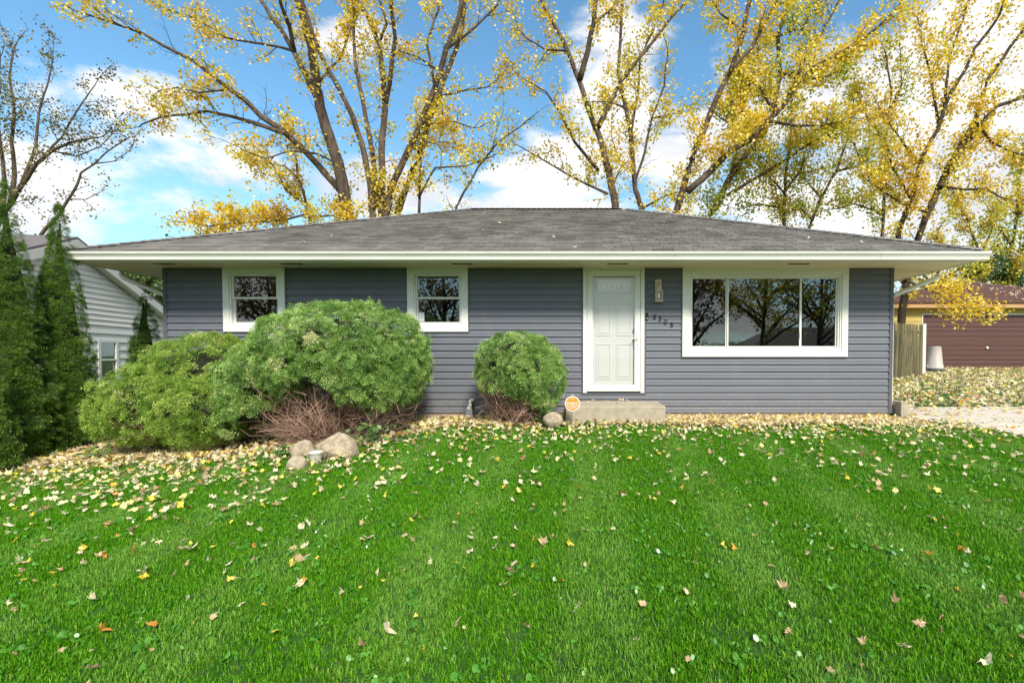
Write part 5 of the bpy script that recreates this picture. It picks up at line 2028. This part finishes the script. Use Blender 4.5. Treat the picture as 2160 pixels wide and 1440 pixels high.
def leaf_dens(x, y):
    dep = y + 8
    edge = bed_front(x)
    dd = edge - y
    left = smooth((-x + .5) / 4)
    d = 13 + 9 * mn.noise(Vector((x * .9, y * .9, 4))) + 260 * math.exp(-max(0, dd) / .4) + (75 + 50 * left) * math.exp(-max(0, dd - .3) / (.85 + .45 * left))
    return d


leaves = []
tries = rng.random((130000, 3))
x0, x1, y0, y1 = -10, 11, -6.2, -.7
area = (x1 - x0) * (y1 - y0)
dm = 130000 / area
for a, b, q in tries:
    x, y = x0 + a * (x1 - x0), y0 + b * (y1 - y0)
    dep = y + 8
    if x < -1.27 * dep - .2 or x > .93 * dep + .2:
        continue
    if q * dm > leaf_dens(x, y) or y > bed_front(x) + .25:
        continue
    if in_drive(x, y) and rnd.random() < .85:
        continue
    leaves.append((x, y, gz(x, y)))
leaves.sort(key=lambda p: p[1])
near, rest = leaves[:290], leaves[290:]
lab = {'cream': 'pale cream fallen maple leaf lying on the near lawn', 'yellow': 'bright yellow fallen maple leaf lying on the near lawn',
       'tan': 'dry tan fallen maple leaf lying on the near lawn', 'orange': 'orange brown fallen maple leaf lying on the near lawn'}
for x, y, z_ in near:
    ck = rnd.choices(['cream', 'yellow', 'tan', 'orange'], [.42, .2, .26, .12])[0]
    o = bpy.data.objects.new('fallen_leaf', LM[ck, rnd.randrange(8)])
    COL.objects.link(o)
    o.location = (x, y, z_ + rnd.uniform(.022, .046))
    s_ = rnd.choice([.035, .045, .055, .065, .075, .085, .10]) * rnd.uniform(.85, 1.1)
    o.scale = (s_, s_ * rnd.uniform(.6, 1), s_)
    o.rotation_euler = (rnd.gauss(0, .6), rnd.gauss(0, .6), rnd.uniform(0, 6.28))
    tag(o, lab[ck], 'leaf', ck + ' leaves fallen on the near lawn')


def litter(name, pts, label, size=(.05, .10), lift=.03, tilt=.35, simple=False):
    pts = np.array(pts)
    n = len(pts)
    V_, F_ = maple(5, .8)
    if simple:
        V_ = [(0, 0, 0), (.4, .1, .1), (.35, .7, .05), (0, .5, -.05), (-.3, .75, .12), (-.42, .15, .05)]
        F_ = [(0, 1, 2), (0, 2, 3), (0, 3, 4), (0, 4, 5)]
    nn_ = rng.normal(size=(n, 3)) * tilt + np.array([0, 0, 1])
    R = basis(nn_, rng.normal(size=(n, 3)))
    pts[:, 2] += lift + rng.random(n) * .02
    sizes, tones = rng.uniform(size[0], size[1], n), rng.random(n)
    Vs, Fs, As, off = [], [], [], 0
    for q in range(6):
        sel = np.arange(n) % 6 == q
        if not sel.any():
            continue
        if not simple:
            V_, F_ = maple(40 + q, (.4, 1.2, -.8, .9, 1.6, .2)[q])
        a_, b_, c_ = scatter(V_, F_, R[sel], pts[sel], sizes[sel], tones[sel])
        Vs.append(a_)
        Fs.append(b_ + off)
        As.append(c_)
        off += len(a_)
    V, Fc, A = np.concatenate(Vs), np.concatenate(Fs), np.concatenate(As)
    o = npmesh(name, V, Fc, M['litter'], None, A)
    return tag(o, label, 'leaves', kind='stuff')


litter('fallen_leaves', rest, 'pale yellow leaves scattered over the lawn towards the house', (.05, .105), .042, .5)
bed = []
for a, b in rng.random((26000, 2)):
    x, y = -10 + a * 15.3, -2.6 + b * 2.7
    if in_bed(x, y) or (x < -6.9 and bed_front(x) < y < .3):
        if (-5.0 < x < -2.1 and y < -1.0 and rnd.random() < .6):
            continue
        bed.append((x, y, gz(x, y)))
litter('fallen_leaves', bed, 'cream and tan leaf litter covering the bed along the house', (.05, .11), .012, .5, True)
yard = []
while len(yard) < 19000:
    x, y = rng.uniform(5.2, 20), rng.uniform(-.4, 11)
    d = 1.0
    if in_drive(x, y):
        d = .06 + .5 * max(0, mn.noise(Vector((x, y * 2, 5)))) + .5 * max(0, .6 - (x - 5.2) * .5) + (.3 if y > 1.0 else 0)
    elif y < 1.4:
        d = .3
    if rng.random() < d:
        yard.append((x, y, gz(x, y)))
litter('fallen_leaves', yard, 'yellow and tan leaves covering the side yard and driveway edge', (.06, .13), .02, .4, True)
# leaves on roof, step, garage roof, bushes
rp = []
for px, py in ((904, 481), (974, 488), (1020, 488), (1090, 494), (1054, 472), (1168, 502), (1212, 524), (1706, 505), (1818, 513), (560, 520), (640, 512), (1172, 463), (1400, 470), (700, 500), (1500, 508)):
    for _ in range(1):
        # on the front slope
        lo, hi = OY0, ridge_y
        for _i in range(40):
            m = (lo + hi) / 2
            if P(px, py, m).z > ZE + (m - OY0) * slope:
                lo = m
            else:
                hi = m
        p = P(px, py, lo)
        rp.append((p.x, p.y, p.z + .015))
rp = np.array(rp)
V_, F_ = maple(5, .8)
nr_ = rng.normal(size=(len(rp), 3)) * .3 + np.array([0, -.4, 1])
V, Fc, A = scatter(V_, F_, basis(nr_, rng.normal(size=(len(rp), 3))), rp, np.full(len(rp), .08), rng.random(len(rp)))
tag(npmesh('fallen_leaves', V, Fc, M['roofleaf'], None, A), 'few pale leaves lying on the grey shingle roof', 'leaves', kind='stuff')
gp_ = []
for _ in range(90):
    x = rng.uniform(ap0.x - .3, e1.x - 3)
    y = rng.uniform(GY - .3, GY + 3.0)
    zz = ez + (ap0.z - ez) * (y - (GY - .4)) / 3.8
    zr = ez + (ap0.z - ez) * (e1.x - x) / (e1.x - ap1.x)
    gp_.append((x, y, min(zz, zr) + .02))
gp_ = np.array(gp_)
V, Fc, A = scatter(V_, F_, basis(rng.normal(size=(90, 3)) * .2 + np.array([0, -.35, 1]), rng.normal(size=(90, 3))), gp_, np.full(90, .12), rng.random(90))
tag(npmesh('fallen_leaves', V, Fc, M['roofleaf'], None, A), 'pale leaves scattered on the brown garage roof', 'leaves', kind='stuff')
sp_ = [(rng.uniform(p0.x + .35, p1.x - .4), rng.uniform(-.7, -.08), ztop + .006) for _ in range(12)]
litter('fallen_leaves', sp_, 'few cream leaves lying on the concrete step', (.06, .10), .004, .3)
# leaves caught on bushes
bl = []
for (cx_, cy_, cz_, rx, ry, rz) in ((P(395, 0, Yb).x, Yb + .2, P(0, 805, Yb).z, .66, .62, .60), (P(318, 0, Yb).x, Yb, P(0, 850, Yb).z, .64, .68, .50), (cC.x + .1, Yc, P(0, 775, Yc).z, .5, .45, .52), (P(540, 0, Yb).x, Yb - .05, P(0, 815, Yb).z, .44, .5, .54)):
    for _ in range(36 if rx > .7 else 22):
        an = rng.uniform(math.pi, 2 * math.pi)
        el = rng.uniform(.1, 1.1)
        bl.append((cx_ + rx * math.cos(an) * math.cos(el), cy_ + ry * math.sin(an) * math.cos(el), cz_ + rz * math.sin(el)))
litter('fallen_leaves', bl, 'dry cream leaves caught on tops of the evergreen bushes', (.05, .09), .0, .8)

# ------------------------------------------------------------------ across the street (seen mirrored in the windows)
street = [
    (7.6, -27, 12, 3.0, 'twin stemmed tree across the road mirrored in left pane of the picture window', 'fol_brown'),
    (13.2, -28, 12, 4.6, 'broad branching tree across the road mirrored in centre pane of the picture window', 'fol_lime'),
    (18.5, -30, 12, 4.2, 'tree across the road above the pale house mirrored in the right pane', 'fol_brown'),
    (-10.5, -27, 11, 4.0, 'autumn tree across the road mirrored in the small window nearest the door', 'fol_brown'),
    (-24, -28, 12, 4.5, 'autumn tree across the road mirrored in the leftmost window', 'fol_brown'),
]
for i, (x, y, h, sp_, lab_, mt_) in enumerate(street):
    zg_ = gz(0, -20)
    T = Tree('street_tree', lab_, 'tree', (x, y, zg_))
    T.leafmul = .13
    b = Vector((x, y, zg_ - .1))
    f_ = Vector((x + .1, y, zg_ + h * .22))
    T.limb([b, b.lerp(f_, .5), f_, f_ + Vector((.2, 0, h * .3)), f_ + Vector((.1, .3, h * .6))], .30, .05, 'trunk', 1.2, 'bark2')
    for k in range(9):
        an = k * .75 + rnd.random() * .5
        d = Vector((math.cos(an), math.sin(an) * .6, 0)) * sp_
        s0 = f_ + Vector((.1, 0, h * .035 * k))
        T.limb([s0, s0 + d * .35 + Vector((0, 0, h * .10)), s0 + d * .8 + Vector((0, 0, h * .2)), s0 + d * 1.1 + Vector((0, 0, h * .30))], .12, .03, 'branch', 1.2, 'bark2')
    T.grow(spacing=.6, clen=2.0, tspace=.32, tlen=.7, leaves=4.5)
    T.finish(mt_, .22)
oh = thing('house', 'low pale house across the road mirrored in the picture window', 'house', (20, -33, -.8))
MB().box(14.5, 26, -36, -31, -.9, 1.9).build('wall', M['nwall'], oh)
MB().add([(13.5, -30.3, 1.85), (27, -30.3, 1.85), (27, -36.7, 1.85), (13.5, -36.7, 1.85), (16.5, -33.5, 3.5), (24, -33.5, 3.5)], [(0, 1, 5, 4), (1, 2, 5), (2, 3, 4, 5), (3, 0, 4), (3, 2, 1, 0)]).build('roof', M['nroof'], oh)
for xx_ in (15.5, 21, 24):
    MB().box(xx_, xx_ + 1.1, -30.99, -30.95, .2, 1.3).build('window', M['black'], oh)
MB().box(18, 18.9, -30.99, -30.95, -.8, 1.3).build('door', M['white'], oh)
# hedge line across the road
for xx_, rr_, lab_ in ((10.6, 1.9, 'round shrub across the road mirrored beside the pale house'), (5.2, 1.4, 'low shrub across the road mirrored at lower left of the picture window'), (-8, 1.8, 'shrub across the road left of the driveway there'), (-20, 2.2, 'big shrub across the road mirrored in the leftmost window'), (-27, 2.0, 'shrub across the road farthest left')):
    bush('shrub', lab_, (xx_, -27), [((xx_, -27, .1), (rr_, 1.2, 1.4))], 900, 31, .5, base_z=gz(0, -20))
